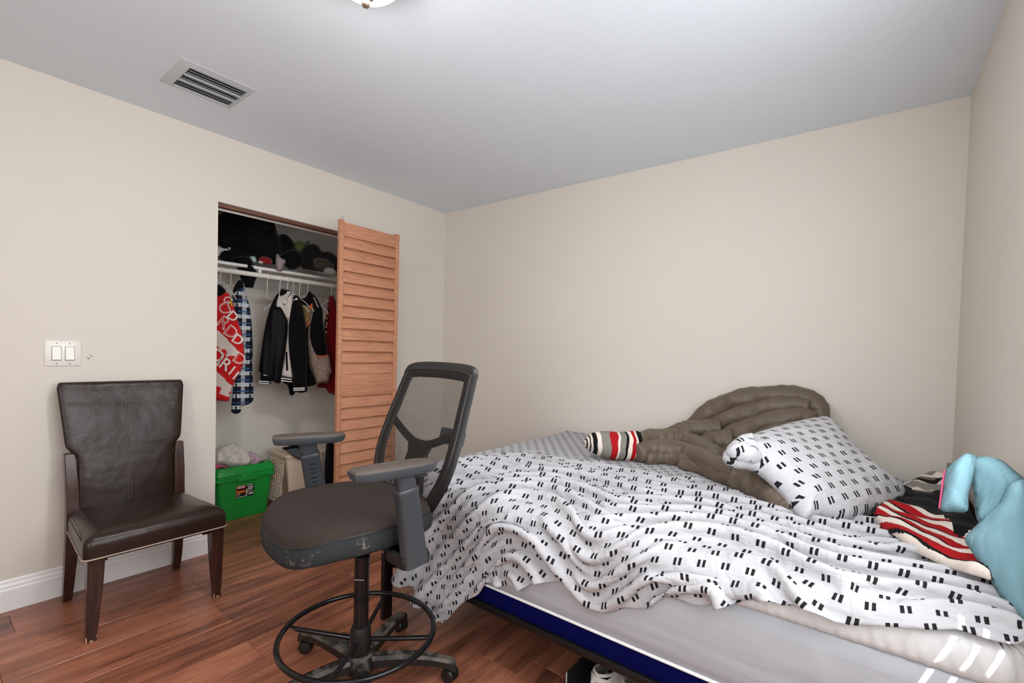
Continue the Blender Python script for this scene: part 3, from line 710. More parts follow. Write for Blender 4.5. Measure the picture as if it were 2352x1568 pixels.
# ---- black garment that shows under the varsity jacket
ub = Soft('black_shirt', 'plain black garment hanging lower behind the varsity jacket', 'shirt', (RX-.02, 1.80, 1.2), PHI, 'clothes on the closet rod')
ub.part('body', [(440, 300), (700, 300), (720, 900), (735, 1100), (820, 1330), (730, 1375), (700, 1380), (700, 1440), (620, 1462), (545, 1452), (522, 1488), (470, 1492), (440, 1370), (390, 1330), (380, 1300), (410, 800)], c2, M_BLKC, 0, .022, .6, .03, .008, .006)
hanger(1.737, 'white wire hanger of the plain black garment', .07, PHI, .14)
# ---- work jacket with speckled body
def speckle():
    m, t = material('speckled_fleece', rgb(150, 130, 118), .95, 0, .1); co = t.coord()
    t.link(t.ramp(t.noise(co, 260, 2, .7), [(.36, rgb(58, 46, 42)), (.5, rgb(150, 128, 116)), (.62, rgb(206, 186, 172))]), t.bsdf.inputs['Base Color']); t.bump(t.noise(co, 260, 2), .4, .003); return m
sj = Soft('speckled_jacket', 'black jacket with a speckled brown lower half and orange edging in the closet', 'jacket', (RX+.02, 1.865, 1.45), PHI, 'clothes on the closet rod')
sj.part('speckled_body', [(715, 560), (760, 540), (800, 700), (850, 860), (985, 955), (1015, 1100), (1028, 1190), (1000, 1230), (990, 1300), (920, 1322), (830, 1330), (800, 1240), (740, 1080), (715, 950), (700, 780)], c2, speckle(), .0, .045, .6, .05, .008, .005)
sj.part('black_yoke', [(735, 110), (785, 150), (835, 195), (870, 260), (915, 370), (918, 480), (940, 640), (960, 800), (976, 958), (900, 972), (830, 962), (790, 890), (755, 780), (742, 660), (760, 520), (785, 400), (780, 300), (700, 330), (615, 240), (610, 205), (660, 205), (700, 180)], c2, M_BLKC, .030, .040, .6, .04, .008, .006, 60, 6, 4)
sj.part('lining', [(665, 310), (780, 335), (770, 450), (735, 560), (712, 640), (700, 560), (680, 430)], c2, M_BROWNC, .068, .014, .5, .02, .006, .006, 120, 10)
sj.flat('orange_flap', [(792, 275), (800, 300), (780, 350), (760, 335)], c2, M_ORANGE, .074, .006)
sj.flat('orange_edging', [(832, 962), (905, 972), (978, 958), (978, 968), (905, 984), (828, 972)], c2, M_ORANGE, .062, .006)
sj.flat('orange_zip', [(762, 500), (768, 515), (742, 580), (735, 560)], c2, M_ORANGE, .078, .006)
sj.flat('grey_tape', [(800, 200), (825, 205), (880, 330), (862, 342)], c2, cloth_mat('reflective_tape', rgb(120, 120, 122)), .068, .006)
hanger(1.786, 'white wire hanger in front of the speckled jacket', .11, PHI, .12); hanger(1.847, 'white wire hanger of the speckled jacket', .07, PHI, .14)
# ---- dark red hoodie
rh = Soft('red_hoodie', 'dark red sweater hanging next to the louvred door', 'sweater', (RX-.02, 2.05, 1.35), math.radians(62), 'clothes on the closet rod')
rh.part('body', [(1010, 155), (1040, 165), (1085, 240), (1130, 330), (1200, 420), (1220, 900), (1210, 1470), (990, 1468), (965, 1400), (960, 1000), (930, 640), (935, 520), (965, 350), (980, 200)], c2, M_WINE, 0, .05, .6, .05, .009, .007, 45, 4)
rh.part('printed_sleeve', [(975, 340), (1005, 330), (1000, 480), (985, 600), (958, 690), (935, 640), (930, 540), (950, 430)], c2, M_BLKC, .020, .02, .5, .02, .006, .004)
for k, (cx, cy) in enumerate(((965, 410), (955, 470), (958, 540), (948, 580), (950, 655))): rh.flat('print', [(cx-12, cy-20), (cx+10, cy-14), (cx+14, cy+14), (cx-8, cy+20)], c2, cloth_mat('salmon_print', rgb(208, 140, 120)), .040, .006)
rh.part('tail', [(850, 1340), (960, 1330), (1000, 1390), (970, 1440), (935, 1400), (840, 1390)], c2, M_WINE, .005, .02, .5, .02, .008, .004)
hanger(2.043, 'white wire hanger of the dark red sweater', .085, math.radians(62), .13)
# ---- clothes heaped on the shelf
XS = -3.46
def heap(name, label, cat, x, pts, mat, thick=.06, off=0, edge=.05, wr=.012, h=.012, lean=0, **kw):
    s = Soft(name, label, cat, (x, 1.6, 1.80), math.radians(62), 'clothes heaped on the closet shelf')
    s.part('cloth', pts, c3, mat, off, thick, .9, edge, h, wr, 30, 34, **kw); return s
def glitter():
    m, t = material('black_studded_cloth', rgb(12, 12, 13), .8, 0, .2); co = t.coord(); n = t.noise(co, 120, 2, .6); z = t.noise(co, 6, 2)
    f = t.math('MULTIPLY', t.math('GREATER_THAN', n, .66), t.math('GREATER_THAN', z, .55)); t.link(t.mix(f, rgb(12, 12, 13), rgb(150, 160, 120)), t.bsdf.inputs['Base Color']); return m
hb = heap('black_duffel', 'big heap of black clothes filling the left of the closet shelf', 'clothes', XS-.06, [(60, 240), (165, 225), (320, 140), (520, 165), (700, 215), (850, 250), (940, 300), (990, 370), (1030, 500), (1070, 590), (1090, 800), (1060, 945), (800, 935), (600, 850), (400, 880), (300, 960), (150, 850), (60, 800)], M_BLKC, .12, 0, .09, .02)
hb.part('studded_patch', [(640, 310), (800, 290), (940, 330), (1000, 430), (930, 520), (800, 500), (680, 480)], c3, glitter(), .10, .03, .5, .05, .012, .006)
heap('round_black_hat', 'round black hat behind the big black heap on the closet shelf', 'hat', XS-.10, [(1040, 560), (1100, 508), (1180, 525), (1250, 600), (1285, 690), (1270, 760), (1200, 900), (1080, 900)], M_BLKC, .10, 0, .08, .008)
heap('black_hood', 'black bundle slumped over the middle of the closet shelf edge', 'clothes', XS-.02, [(1050, 850), (1150, 760), (1260, 735), (1380, 800), (1420, 900), (1390, 970), (1300, 1035), (1210, 1038), (1140, 985), (1090, 960)], M_BLKC, .07, 0, .06, .008)
heap('hanging_black_sleeve', 'black sleeve dangling down from the closet shelf over the plaid shirt', 'clothes', -3.345, [(330, 880), (480, 840), (600, 850), (660, 940), (720, 1120), (690, 1220), (662, 1310), (600, 1308), (535, 1298), (470, 1160), (430, 1040), (395, 960)], M_BLKC, .035, 0, .04, .006)
heap('grey_scarf', 'pale folded cloth poking out at the left end of the closet shelf', 'clothes', -3.40, [(100, 690), (160, 680), (240, 715), (305, 690), (335, 740), (250, 775), (190, 775), (150, 840), (100, 850)], cloth_mat('pale_grey_cloth', rgb(196, 190, 182)), .03, 0, .03, .006)
heap('grey_sock', 'grey edged cloth hanging over the closet shelf edge', 'clothes', -3.365, [(1010, 795), (1040, 810), (1080, 860), (1140, 890), (1150, 930), (1110, 1000), (1090, 1065), (1065, 1085), (1030, 1050), (1000, 960)], cloth_mat('grey_cloth', rgb(150, 140, 140)), .022, 0, .022, .006)
heap('olive_jacket', 'olive green cloth peak on the closet shelf', 'clothes', XS-.16, [(1260, 720), (1280, 640), (1370, 615), (1420, 640), (1520, 600), (1470, 690), (1400, 790), (1370, 800)], cloth_mat('olive_cloth', rgb(96, 104, 58)), .05, 0, .05, .008)
heap('dark_jumper', 'dark crumpled jumper at the right end of the closet shelf', 'clothes', XS-.09, [(1370, 810), (1440, 690), (1560, 650), (1640, 690), (1700, 770), (1830, 780), (1940, 880), (2000, 1000), (1990, 1140), (1880, 1120), (1700, 1075), (1500, 1040), (1400, 1010)], cloth_mat('charcoal_cloth', rgb(26, 25, 25), sheen=.1), .10, 0, .08, .02)
heap('striped_knit', 'brown striped knit folded at the right of the closet shelf', 'clothes', -3.425, [(1580, 880), (1680, 870), (1780, 890), (1870, 960), (1880, 1040), (1780, 1070), (1640, 1035), (1580, 1000)], cloth_mat('brown_knit', rgb(60, 54, 46)), .03, 0, .03, .008)
heap('white_sock_ball', 'rolled light grey socks at the right end of the closet shelf', 'socks', -3.405, [(1720, 1060), (1740, 1010), (1820, 1000), (1890, 1040), (1925, 1090), (1890, 1128), (1800, 1125), (1730, 1100)], cloth_mat('light_grey_knit', rgb(150, 146, 140)), .03, 0, .03, .006)
heap('red_cloth', 'dark red cloth tucked under the black heap on the closet shelf', 'clothes', -3.42, [(740, 880), (800, 840), (880, 850), (940, 890), (950, 960), (860, 965), (760, 940)], cloth_mat('deep_red', rgb(130, 26, 30)), .03, 0, .03, .006)
heap('teal_cloth', 'pale teal and white cloth scrap at the closet shelf edge', 'clothes', -3.405, [(600, 850), (680, 835), (715, 890), (700, 930), (650, 930)], cloth_mat('pale_teal', rgb(170, 196, 196)), .02, 0, .02, .004)
heap('white_cloth', 'small white cloth lying on the closet shelf edge', 'clothes', -3.40, [(740, 912), (790, 905), (840, 935), (845, 958), (790, 952), (730, 935)], cloth_mat('white_cotton', rgb(206, 204, 200)), .02, 0, .02, .004)
# ---- green storage bin
def green():
    m, t = material('green_plastic', rgb(30, 150, 60), .32, 0, .5); co = t.coord(); t.link(t.mix(t.noise(co, 9, 3), rgb(24, 144, 54), rgb(34, 160, 68)), t.bsdf.inputs['Base Color']); return m
M_GRN = green()
gb = wthing('storage_bin', 'green plastic storage bin with a latch lid on the closet floor', 'bin', (-3.61, 1.478, 0))
def frustum(name, z0, z1, a0, a1, mat, parent, r=.03, th=0):
    """a = (x0,x1,y0,y1)"""
    rings = []
    for z, (x0, x1, y0, y1) in ((z0, a0), (z1, a1)):
        rings.append([((x0+x1)/2+p, (y0+y1)/2+q, z) for p, q in rrect((x1-x0)/2, (y1-y0)/2, r, 5)])
    V, F = ring_mesh(rings); return mesh(name, V, F, mat, parent, auto=40)
frustum('body', 0, .295, (-3.745, -3.500, 1.312, 1.640), (-3.768, -3.472, 1.288, 1.664), M_GRN, gb)
rings = []
for z, e in ((.283, .006), (.283, .012), (.300, .012), (.303, .006), (.318, .005), (.322, .012), (.340, .008), (.352, .001), (.367, -.004), (.372, -.010), (.366, -.016), (.364, -.05)):
    rings.append([(-3.620+p, 1.476+q, z) for p, q in rrect(.150+e, .190+e, .03, 5)])
V, F = ring_mesh(rings); lid = mesh('lid', V, F, M_GRN, gb, auto=35)
lt = box('latch', (-3.462, 1.412, .272), (-3.448, 1.545, .300), M_GRN, gb, .004)
box('latch_tab', (-3.455, 1.430, .294), (-3.447, 1.530, .322), M_GRN, lt, .003)
# sticker on the front, slightly tilted with the wall of the bin
M_STK = plain('sticker_black', rgb(30, 28, 28), .4, var=.05); M_STR = plain('sticker_red', rgb(214, 40, 34), .4, var=.05); M_STW = plain('sticker_white', rgb(226, 224, 218), .4, var=.03); M_STO = plain('sticker_orange', rgb(226, 110, 44), .4, var=.2, vscale=60)
sk0, sk1, sz0_, sz1_ = 1.412, 1.532, .150, .236
def sxp(z): return -3.500+(.028)*(z/.295)+.0008
def stick(name, y0, y1, z0, z1, mat, k, parent):
    V = [(sxp(z)+d, y, z) for d in (0, .0006*k) for y, z in ((y0, z0), (y1, z0), (y1, z1), (y0, z1))]
    return mesh(name, V, [(3, 2, 1, 0), (4, 5, 6, 7), (0, 1, 5, 4), (1, 2, 6, 5), (2, 3, 7, 6), (3, 0, 4, 7)], mat, parent)
stk = stick('sticker', sk0, sk1, sz0_, sz1_, M_STK, 1, gb)
stick('sticker_red_block', sk0, sk0+.060, .214, .236, M_STR, 2, stk); stick('sticker_red_bar', sk0, sk0+.060, .182, .200, M_STO, 2, stk); stick('sticker_edge', sk0, sk0+.004, .150, .236, M_STR, 2, stk)
stick('sticker_oval', sk0+.008, sk0+.052, .218, .232, M_STW, 3, stk)
M_NAVY = plain('sticker_navy', rgb(30, 34, 90), .4, var=0)
def stext(b, y, z, s, mat, k=4): text_mesh('sticker_text', b, s, axes(Vector((sxp(z)+.0006*k, y, z)), (0, 1, 0), (.095, 0, 1)), mat, stk, .0003)
stext('Hefty', sk0+.030, .225, .015, M_NAVY)
for y0, y1, z0, z1 in ((.066, .112, .227, .233), (.078, .112, .210, .219), (.078, .108, .197, .205), (.066, .114, .182, .187), (.008, .026, .170, .176), (.084, .116, .162, .173), (.006, .072, .154, .158), (.066, .074, .158, .205)):
    stick('sticker_line', sk0+y0, sk0+y1, z0, z1, M_STW, 2, stk)
# ---- clothes on the bin lid
def drape(name, label, pts, x, mat, thick, group='clothes on the bin lid', **kw):
    s = Soft(name, label, 'clothes', (x, 1.45, .40), math.radians(75), group, lean=R_(-20)); s.part('cloth', pts, c4, mat, 0, thick, .8, .04, .006, .016, 95, 70, **kw); return s
drape('white_towel', 'crumpled off-white shirt lying on the green bin lid', [(40, 560), (40, 380), (90, 300), (180, 250), (330, 195), (410, 205), (440, 250), (530, 290), (620, 350), (645, 430), (640, 520), (570, 570), (500, 590), (420, 590), (340, 605), (270, 595), (200, 560)], -3.56, cloth_mat('off_white_cotton', rgb(214, 210, 202)), .075)
drape('lilac_shirt', 'lilac crumpled shirt under the off-white one on the bin', [(560, 400), (620, 330), (700, 350), (790, 410), (880, 455), (870, 490), (800, 510), (740, 550), (650, 560), (570, 570)], -3.585, cloth_mat('lilac_cotton', rgb(186, 160, 172)), .05)
drape('pink_cloth', 'bright pink cloth peeking out at the left of the bin lid', [(40, 560), (110, 545), (200, 560), (290, 600), (250, 612), (190, 595), (110, 610), (90, 655), (40, 650)], -3.535, cloth_mat('pink_cotton', rgb(206, 84, 128)), .03)
# ---- laundry hamper
M_HAMP = plain('cream_plastic', rgb(222, 204, 184), .4, var=.04)
hp = wthing('laundry_hamper', 'cream plastic laundry hamper with lattice sides beside the green bin', 'hamper', (-3.50, 1.875, 0))
hx0, hx1, hy0, hy1, hz = -3.665, -3.365, 1.712, 2.025, .425
def hring(z, grow): return [((hx0+hx1)/2+p, (hy0+hy1)/2+q, z) for p, q in rrect((hx1-hx0)/2+grow, (hy1-hy0)/2+grow, .035, 5)]
rings = [hring(.008, -.060), hring(0, -.045), hring(.02, -.040), hring(hz-.02, -.004), hring(hz-.02, .010), hring(hz, .012), hring(hz+.004, .006), hring(hz, -.006), hring(.03, -.046), hring(.03, -.12)]
# plain front, back and right walls; the left wall is an open lattice
V, F = ring_mesh(rings, True, True, True)
n_ = len(rings[0])
def in_left(f): return all(abs(V[i][1]-(hy0+.004-.036*(1-(V[i][2]-.02)/(hz-.04)))) < .03 and hx0+.055 < V[i][0] < hx1-.055 or True for i in f)
body = mesh('body', V, F, M_HAMP, hp, auto=40)
cut = box('hamper_cut', (hx0+.050, hy0-.03, .075), (hx1-.050, hy0+.075, hz-.055), M_HAMP)
bo = body.modifiers.new('opening', 'BOOLEAN'); bo.operation = 'DIFFERENCE'; bo.object = cut; bo.solver = 'EXACT'
dg = bpy.context.evaluated_depsgraph_get(); me2 = bpy.data.meshes.new_from_object(body.evaluated_get(dg)); body.modifiers.clear(); body.data = me2; bpy.data.objects.remove(cut)
bm = bmesh.new()
def lat_y(z): return hy0-.002-.036*(1-(z-.02)/(hz-.04))+.004
for k in range(7):
    x = hx0+.055+(hx1-hx0-.11)*k/6
    bm_box(bm, (x-.0035, lat_y(.07)-.003, .07), (x+.0035, lat_y(.07)+.003, .075)); z0, z1 = .065, hz-.045
    v = [bm.verts.new(p) for z in (z0, z1) for p in ((x-.0035, lat_y(z)-.003, z), (x+.0035, lat_y(z)-.003, z), (x+.0035, lat_y(z)+.003, z), (x-.0035, lat_y(z)+.003, z))]
    for i in range(4): bm.faces.new((v[i], v[(i+1) % 4], v[4+(i+1) % 4], v[4+i]))
for k in range(12):
    z = .075+(hz-.13)*k/11
    bm_box(bm, (hx0+.045, lat_y(z)-.0028, z-.0032), (hx1-.045, lat_y(z)+.0028, z+.0032))
frombm('lattice', bm, M_HAMP, hp)
M_CHK = plaid('black_white_check', rgb(18, 18, 20), [(0, 1, 0, .10, rgb(190, 198, 204), .9), (1, 1, 0, .10, rgb(190, 198, 204), .9), (0, 1, .5, .05, rgb(110, 130, 140), .8), (1, 1, .5, .05, rgb(110, 130, 140), .8)], .017)
hc = Soft('checked_shirt', 'black and white checked shirt spilling over the front of the hamper', 'clothes', (hx1+.018, 1.86, .40), math.radians(90), 'laundry in the hamper')
hc.part('cloth', [(1235, 310), (1300, 285), (1480, 280), (1640, 290), (1660, 400), (1640, 480), (1570, 515), (1480, 480), (1360, 430), (1290, 370)], c4, M_CHK, 0, .020, .4, .03, .006, .008, 90, 70)
hk2 = Soft('black_laundry', 'black laundry heaped in the top of the hamper', 'clothes', (hx1-.09, 1.88, .44), math.radians(80), 'laundry in the hamper')
hk2.part('cloth', [(1165, 280), (1210, 255), (1280, 245), (1290, 205), (1330, 195), (1400, 210), (1480, 190), (1560, 200), (1650, 190), (1700, 260), (1680, 380), (1500, 380), (1240, 320)], c4, M_BLKC, 0, .07, .9, .05, .008, .010, 60, 60)
bgz = Soft('black_backpack', 'black bag standing between the hamper and the louvred door', 'bag', (-3.30, 2.04, 0), math.radians(70))
bgz.part('body', [(1880, 250), (1905, 165), (1940, 185), (2015, 200), (2030, 330), (2050, 480), (2060, 700), (2060, 1010), (1880, 1020), (1850, 700)], c4, M_BLKC, 0, .06, .9, .05, .01, .006)
# ================================================================ drafting chair with foot ring
CX, CY_, CRZ = -1.432, 1.008, math.radians(-8)
tc = thing('drafting_chair', 'black mesh-back drafting chair on castors with a foot ring, beside the bed', 'chair', (CX, CY_, 0), CRZ)
def dusty(name, c, dust, amount, rough=.35):
    m, t = material(name, c, rough, 0, .5); co = t.coord()
    geo = t.new('ShaderNodeNewGeometry'); sp = t.new('ShaderNodeSeparateXYZ'); t.link(geo.outputs['Normal'], sp.inputs[0])
    n = t.noise(co, 22, 5, .65)
    sc = t.new('ShaderNodeSeparateXYZ'); t.link(co, sc.inputs[0])
    f = t.math('MULTIPLY', t.math('GREATER_THAN', sp.outputs[2], .55), t.math('MULTIPLY', t.math('SUBTRACT', n, .42), 5))
    f = t.math('MINIMUM', t.math('MAXIMUM', f, 0), amount)
    t.link(t.mix(f, c, dust), t.bsdf.inputs['Base Color'])
    t.link(t.math('ADD', rough, t.math('MULTIPLY', f, .5)), t.bsdf.inputs['Roughness']); return m
M_BLK = plain('black_plastic', rgb(20, 19, 19), .45, var=.1)
M_BASE = dusty('dusty_black_plastic', rgb(24, 23, 23), rgb(112, 104, 95), .75)
M_CHROME = plain('chrome', rgb(226, 226, 228), .32, 1, var=.03)
M_GLOSS = plain('gloss_black_metal', rgb(22, 22, 24), .18, .2, var=.05)
M_ARM = plain('slate_grey_plastic', rgb(54, 58, 62), .40, var=.06)
M_PADTOP = plain('taupe_arm_pad', rgb(74, 65, 59), .55, var=.08, bump=.1, bscale=300)
def fabric(name, c1, c2, scuff):
    m, t = material(name, c1, .85, 0, .25); co = t.coord()
    ch = t.new('ShaderNodeTexChecker'); ch.inputs['Scale'].default_value = 420; t.link(co, ch.inputs['Vector'])
    base = t.mix(t.math('MULTIPLY', ch.outputs['Fac'], .55), c1, c2)
    n = t.math('MULTIPLY', t.noise(t.scale(co, (1, 1, 1)), 55, 6, .75), t.noise(co, 7, 3))
    f = t.math('MINIMUM', t.math('MAXIMUM', t.math('MULTIPLY', t.math('SUBTRACT', n, scuff), 7), 0), .55)
    t.link(t.mix(f, base, rgb(150, 140, 128)), t.bsdf.inputs['Base Color'])
    t.bump(t.noise(co, 500, 2), .15, .002); return m
M_SEATF = fabric('black_brown_fabric', rgb(50, 41, 37), rgb(40, 34, 31), .40)
M_SIDEF = fabric('grey_spacer_mesh_fabric', rgb(46, 50, 52), rgb(28, 31, 33), .335)
# ---- five-star base
lathe('hub', [(.028, .058), (.052, .060), (.058, .080), (.056, .100), (.046, .116), (.032, .120)], M_BASE, tc, n=30)
for k in range(5):
    a = math.radians(42+72*k)-CRZ; d = Vector((math.cos(a), math.sin(a), 0)); s = Vector((-math.sin(a), math.cos(a), 0))
    rings = []
    for r, z, hw, hh in ((.035, .092, .026, .021), (.10, .098, .025, .019), (.18, .099, .0235, .017), (.25, .093, .022, .0155), (.31, .080, .0205, .015), (.335, .070, .019, .018), (.348, .062, .0165, .016)):
        c = d*r+Vector((0, 0, z)); prof = [(1, -1), (1, .45), (.62, 1), (-.62, 1), (-1, .45), (-1, -1)]
        rings.append([c+s*(hw*u)+Vector((0, 0, hh*v)) for u, v in prof])
    V, F = ring_mesh(rings); mesh('base_leg', V, F, M_BASE, tc, auto=40)
    cp = d*.336; sp_ = [.9, -.5, 2.2, 1.4, .3][k]; ax = Vector((math.cos(a+sp_), math.sin(a+sp_), 0)); fwd = Vector((-ax.y, ax.x, 0))
    cas = empty('caster', cp); cas.parent = tc
    lathe('stem', [(.001, .05), (.006, .05), (.006, .075), (.001, .075)], M_STEEL, cas, (0, 0, 0), 10)
    for w in (-1, 1):
        rings = []
        for off, r in ((.005, .024), (.007, .0265), (.018, .0265), (.0225, .023), (.0245, .012), (.0245, .002)):
            rings.append([ax*(w*off)+fwd*.014+Vector((0, 0, .0268))+fwd*(r*math.cos(b))+Vector((0, 0, r*math.sin(b))) for b in [2*math.pi*i/22 for i in range(22)]])
        V, F = ring_mesh(rings); mesh('wheel', V, F, M_BLK, cas, auto=40)
    rings = []
    for b in [math.radians(q) for q in (-20, 10, 40, 70, 100, 130, 160, 190)]:
        c0 = fwd*.014+Vector((0, 0, .0268)); o1 = fwd*math.cos(b)+Vector((0, 0, math.sin(b)))
        rings.append([c0+o1*rr+ax*u for rr, u in ((.0265, -.0045), (.0290, -.0045), (.0290, .0045), (.0265, .0045))])
    V, F = ring_mesh(rings); mesh('hood', V, F, M_BLK, cas, auto=40)
# ---- column, collar, foot ring
lathe('column', [(.001, .10), (.0265, .10), (.0265, .468), (.0285, .470), (.0285, .478), (.024, .482), (.016, .484), (.001, .484)], M_GLOSS, tc, n=32)
lathe('gas_lift', [(.001, .47), (.0145, .47), (.0145, .585), (.001, .585)], M_CHROME, tc, n=24)
m_ = axes(Vector((.0268*math.sin(.75), -.0268*math.cos(.75), .400)), (math.cos(.75), math.sin(.75), 0), (0, 0, 1))
bm = bmesh.new()
for k in range(7): bm_box(bm, (-.017+.005*k, -.0014, -.0004), (-.017+.005*k+.0034, .0014, .0004), 0, 1, m_)
frombm('column_print', bm, plain('pale_print', rgb(190, 190, 190), .6, var=0), tc)
col = lathe('ring_collar', [(.027, .122), (.0355, .122), (.0365, .126), (.0365, .205), (.0335, .214), (.0315, .222), (.027, .224)], M_BLK, tc, n=32)
RC = Vector((-.004, -.006, .200)); RR = .268
ringo = tube('foot_ring', [RC+Vector((RR*math.cos(2*math.pi*i/72), RR*math.sin(2*math.pi*i/72), 0)) for i in range(72)], .0098, M_GLOSS, tc, 14, True)
for deg in (34, 124, -56, -146):
    a = math.radians(deg)-CRZ; d = Vector((math.cos(a), math.sin(a), 0)); s = Vector((-d.y, d.x, 0))
    rings = []
    for r, z, hw, hh in ((.033, .172, .007, .009), (.05, .174, .0085, .009), (.235, .190, .0085, .009), (.252, .195, .0085, .004), (.266, .198, .009, .003)):
        rings.append([d*r+Vector((0, 0, z))+s*(hw*math.cos(b))+Vector((0, 0, hh*math.sin(b))) for b in [2*math.pi*i/12 for i in range(12)]])
    V, F = ring_mesh(rings); mesh('ring_spoke', V, F, M_GLOSS, tc, auto=50)
a = math.radians(-168)-CRZ; d = Vector((math.cos(a), math.sin(a), 0))
kn = box('ring_knob', (.052, -.016, -.012), (.100, .016, .012), M_ARM, tc, .006, 2, Matrix.Translation((0, 0, .150)) @ Matrix.Rotation(a, 4, 'Z'))
tube('knob_screw', [d*.034+Vector((0, 0, .150)), d*.056+Vector((0, 0, .150))], .005, M_STEEL, tc, 10)
# ---- seat
def sup(t, n=3.1):
    c, s = math.cos(t), math.sin(t); return math.copysign(abs(c)**(2/n), c), math.copysign(abs(s)**(2/n), s)
SA, SB, SYC = .268, .264, -.047
def seat_p(t, k, z):
    x, y = sup(t); taper = 1-.10*max(0, y)          # a little narrower at the rear
    X, Y = x*SA*k*taper, SYC+y*SB*k
    dz = -.040*max(0, (-(Y-SYC)/SB-.45)/.55)**2 + .012*(X/SA)**2 - .006      # waterfall front, dished middle
    return Vector((X, Y, z+dz))
NT_ = 72
levels = [(.80, .590), (.93, .590), (.985, .600), (1.0, .622), (1.0, .642), (.985, .660)]
rings = [[seat_p(2*math.pi*i/NT_, k, z) for i in range(NT_)] for k, z in levels]
V, F = ring_mesh(rings, True, True, False); ss = mesh('seat_side', V, F, M_SIDEF, tc, smooth=True)
levels = [(.987, .659), (.965, .674), (.92, .684), (.82, .690), (.65, .692), (.45, .691), (.25, .690), (.02, .690)]
rings = [[seat_p(2*math.pi*i/NT_, k, z) for i in range(NT_)] for k, z in levels]
V, F = ring_mesh(rings, True, False, True); sc_ = mesh('seat_cushion', V, F, M_SEATF, tc, smooth=True)
tube('seat_seam', [seat_p(2*math.pi*i/NT_, .988, .660) for i in range(NT_)], .0022, M_BLK, sc_, 6, True)
bm = bmesh.new(); bm_box(bm, (-.09, -.07, .572), (.09, .13, .596), .008); bm_box(bm, (-.34, -.035, .575), (.34, .045, .592), .005); frombm('seat_mechanism', bm, M_BLK, tc)
# ---- arms
def pad(p0, p1, z):
    p0, p1 = Vector((*p0, z)), Vector((*p1, z)); d = (p1-p0); L = d.length; d.normalize(); s = Vector((-d.y, d.x, 0))
    prof = [(0, .027), (.012, .035), (.04, .041), (L*.45, .043), (L*.8, .040), (L-.03, .034), (L-.008, .022), (L, .012)]
    out = [p0+d*a+s*w for a, w in prof]+[p0+d*a-s*w for a, w in reversed(prof)]
    rings = []
    ctr = (p0+p1)/2
    for dz, k in ((-.030, .90), (-.026, .96), (-.010, 1.0), (-.004, 1.0)): rings.append([ctr+(p-ctr)*k+Vector((0, 0, dz)) for p in out])
    V, F = ring_mesh(rings, True, True, True); o = mesh('arm_pad', V, F, M_ARM, tc, auto=35)
    rings = [[ctr+(p-ctr)*k+Vector((0, 0, dz)) for p in out] for dz, k in ((-.004, .995), (.001, .975), (.003, .92))]
    V, F = ring_mesh(rings, True, True, True); mesh('pad_top', V, F, M_PADTOP, o, auto=35)
    return ctr, d
def post(top, bot, ang, tabs):
    t, b = Vector(top), Vector(bot); ax = (b-t).normalized(); f = Vector((math.sin(ang), math.cos(ang), 0)); s = ax.cross(f).normalized(); f = s.cross(ax)
    def sect(p, hw, hd, n=20):
        out = []
        for i in range(n):
            c, q = sup(2*math.pi*i/n, 4); out.append(p+s*(c*hd)+f*(q*hw))
        return out
    L = (b-t).length
    up = [(-.015, .052, .030), (.0, .040, .026), (.02, .031, .021), (.065, .030, .020)]
    V, F = ring_mesh([sect(t+ax*a, w, h) for a, w, h in up]); mesh('arm_riser', V, F, M_ARM, tc, auto=40)
    lo = [(.050, .035, .0245), (.054, .037, .026), (.064, .037, .026), (.068, .035, .0245), (L-.03, .039, .0265), (L, .041, .028)]
    V, F = ring_mesh([sect(t+ax*a, w, h) for a, w, h in lo]); pst = mesh('arm_post', V, F, M_ARM, tc, auto=40)
    side = s if s.x < 0 else -s
    if tabs:      # height notches on the face that looks at the seat
        side = -side
        for k in range(6):
            c = t+ax*(.088+.018*k)+side*.0255
            box('notch', (-.011, -.0035, -.0012), (.011, .0035, .0012), M_BLK, pst, .0008, 1, Matrix(((f.x, ax.x, side.x, c.x), (f.y, ax.y, side.y, c.y), (f.z, ax.z, side.z, c.z), (0, 0, 0, 1))))
c1, d1 = pad((.326, -.205), (.342, .068), .880)
post((.332, -.040, .855), (.334, .004, .562), 0, False)
tube('arm_lever', [(.352, -.015, .842), (.366, .0, .842), (.366, .022, .842)], .004, M_BLK, tc, 8)
c2, d2 = pad((-.332, -.205), (-.252, .045), .880)
post((-.300, -.085, .855), (-.312, -.028, .562), .3, True)
for s in (-1, 1): box('arm_bracket', (min(s*.24, s*.345), -.045, .552), (max(s*.24, s*.345), .055, .592), M_BLK, tc, .008)
# ---- back: moulded frame with fabric mesh stretched over it
def bp(x, z, off=0):
    t = max(0, (z-.62)/.55); y = .158+.015*math.sin(t*2.2)+.170*t**1.25-.28*x*x      # leans back, wraps slightly forwards at the sides
    return Vector((x, y+off, z))
def band(path, w, th, closed, off=0, name='back_frame', mat=M_BLK):
    P3 = [bp(x, z, off) for x, z in path]; n = len(P3); rings = []
    for i, p in enumerate(P3):
        a = P3[i-1] if (i or closed) else p; b = P3[(i+1) % n] if (i < n-1 or closed) else p
        t = (b-a).normalized(); nrm = Vector((0, -1, .32)).normalized(); s = t.cross(nrm).normalized(); nn = s.cross(t)
        ww = w[i] if isinstance(w, list) else w
        rings.append([p+s*(ww*u)+nn*(th*v) for u, v in ((1, -.4), (.8, .6), (0, 1), (-.8, .6), (-1, -.4), (-.6, -1), (.6, -1))])
    if closed:
        rings.append(rings[0]); V, F = ring_mesh(rings, True, False, False)
    else: V, F = ring_mesh(rings)
    return mesh(name, V, F, mat, tc, auto=50)
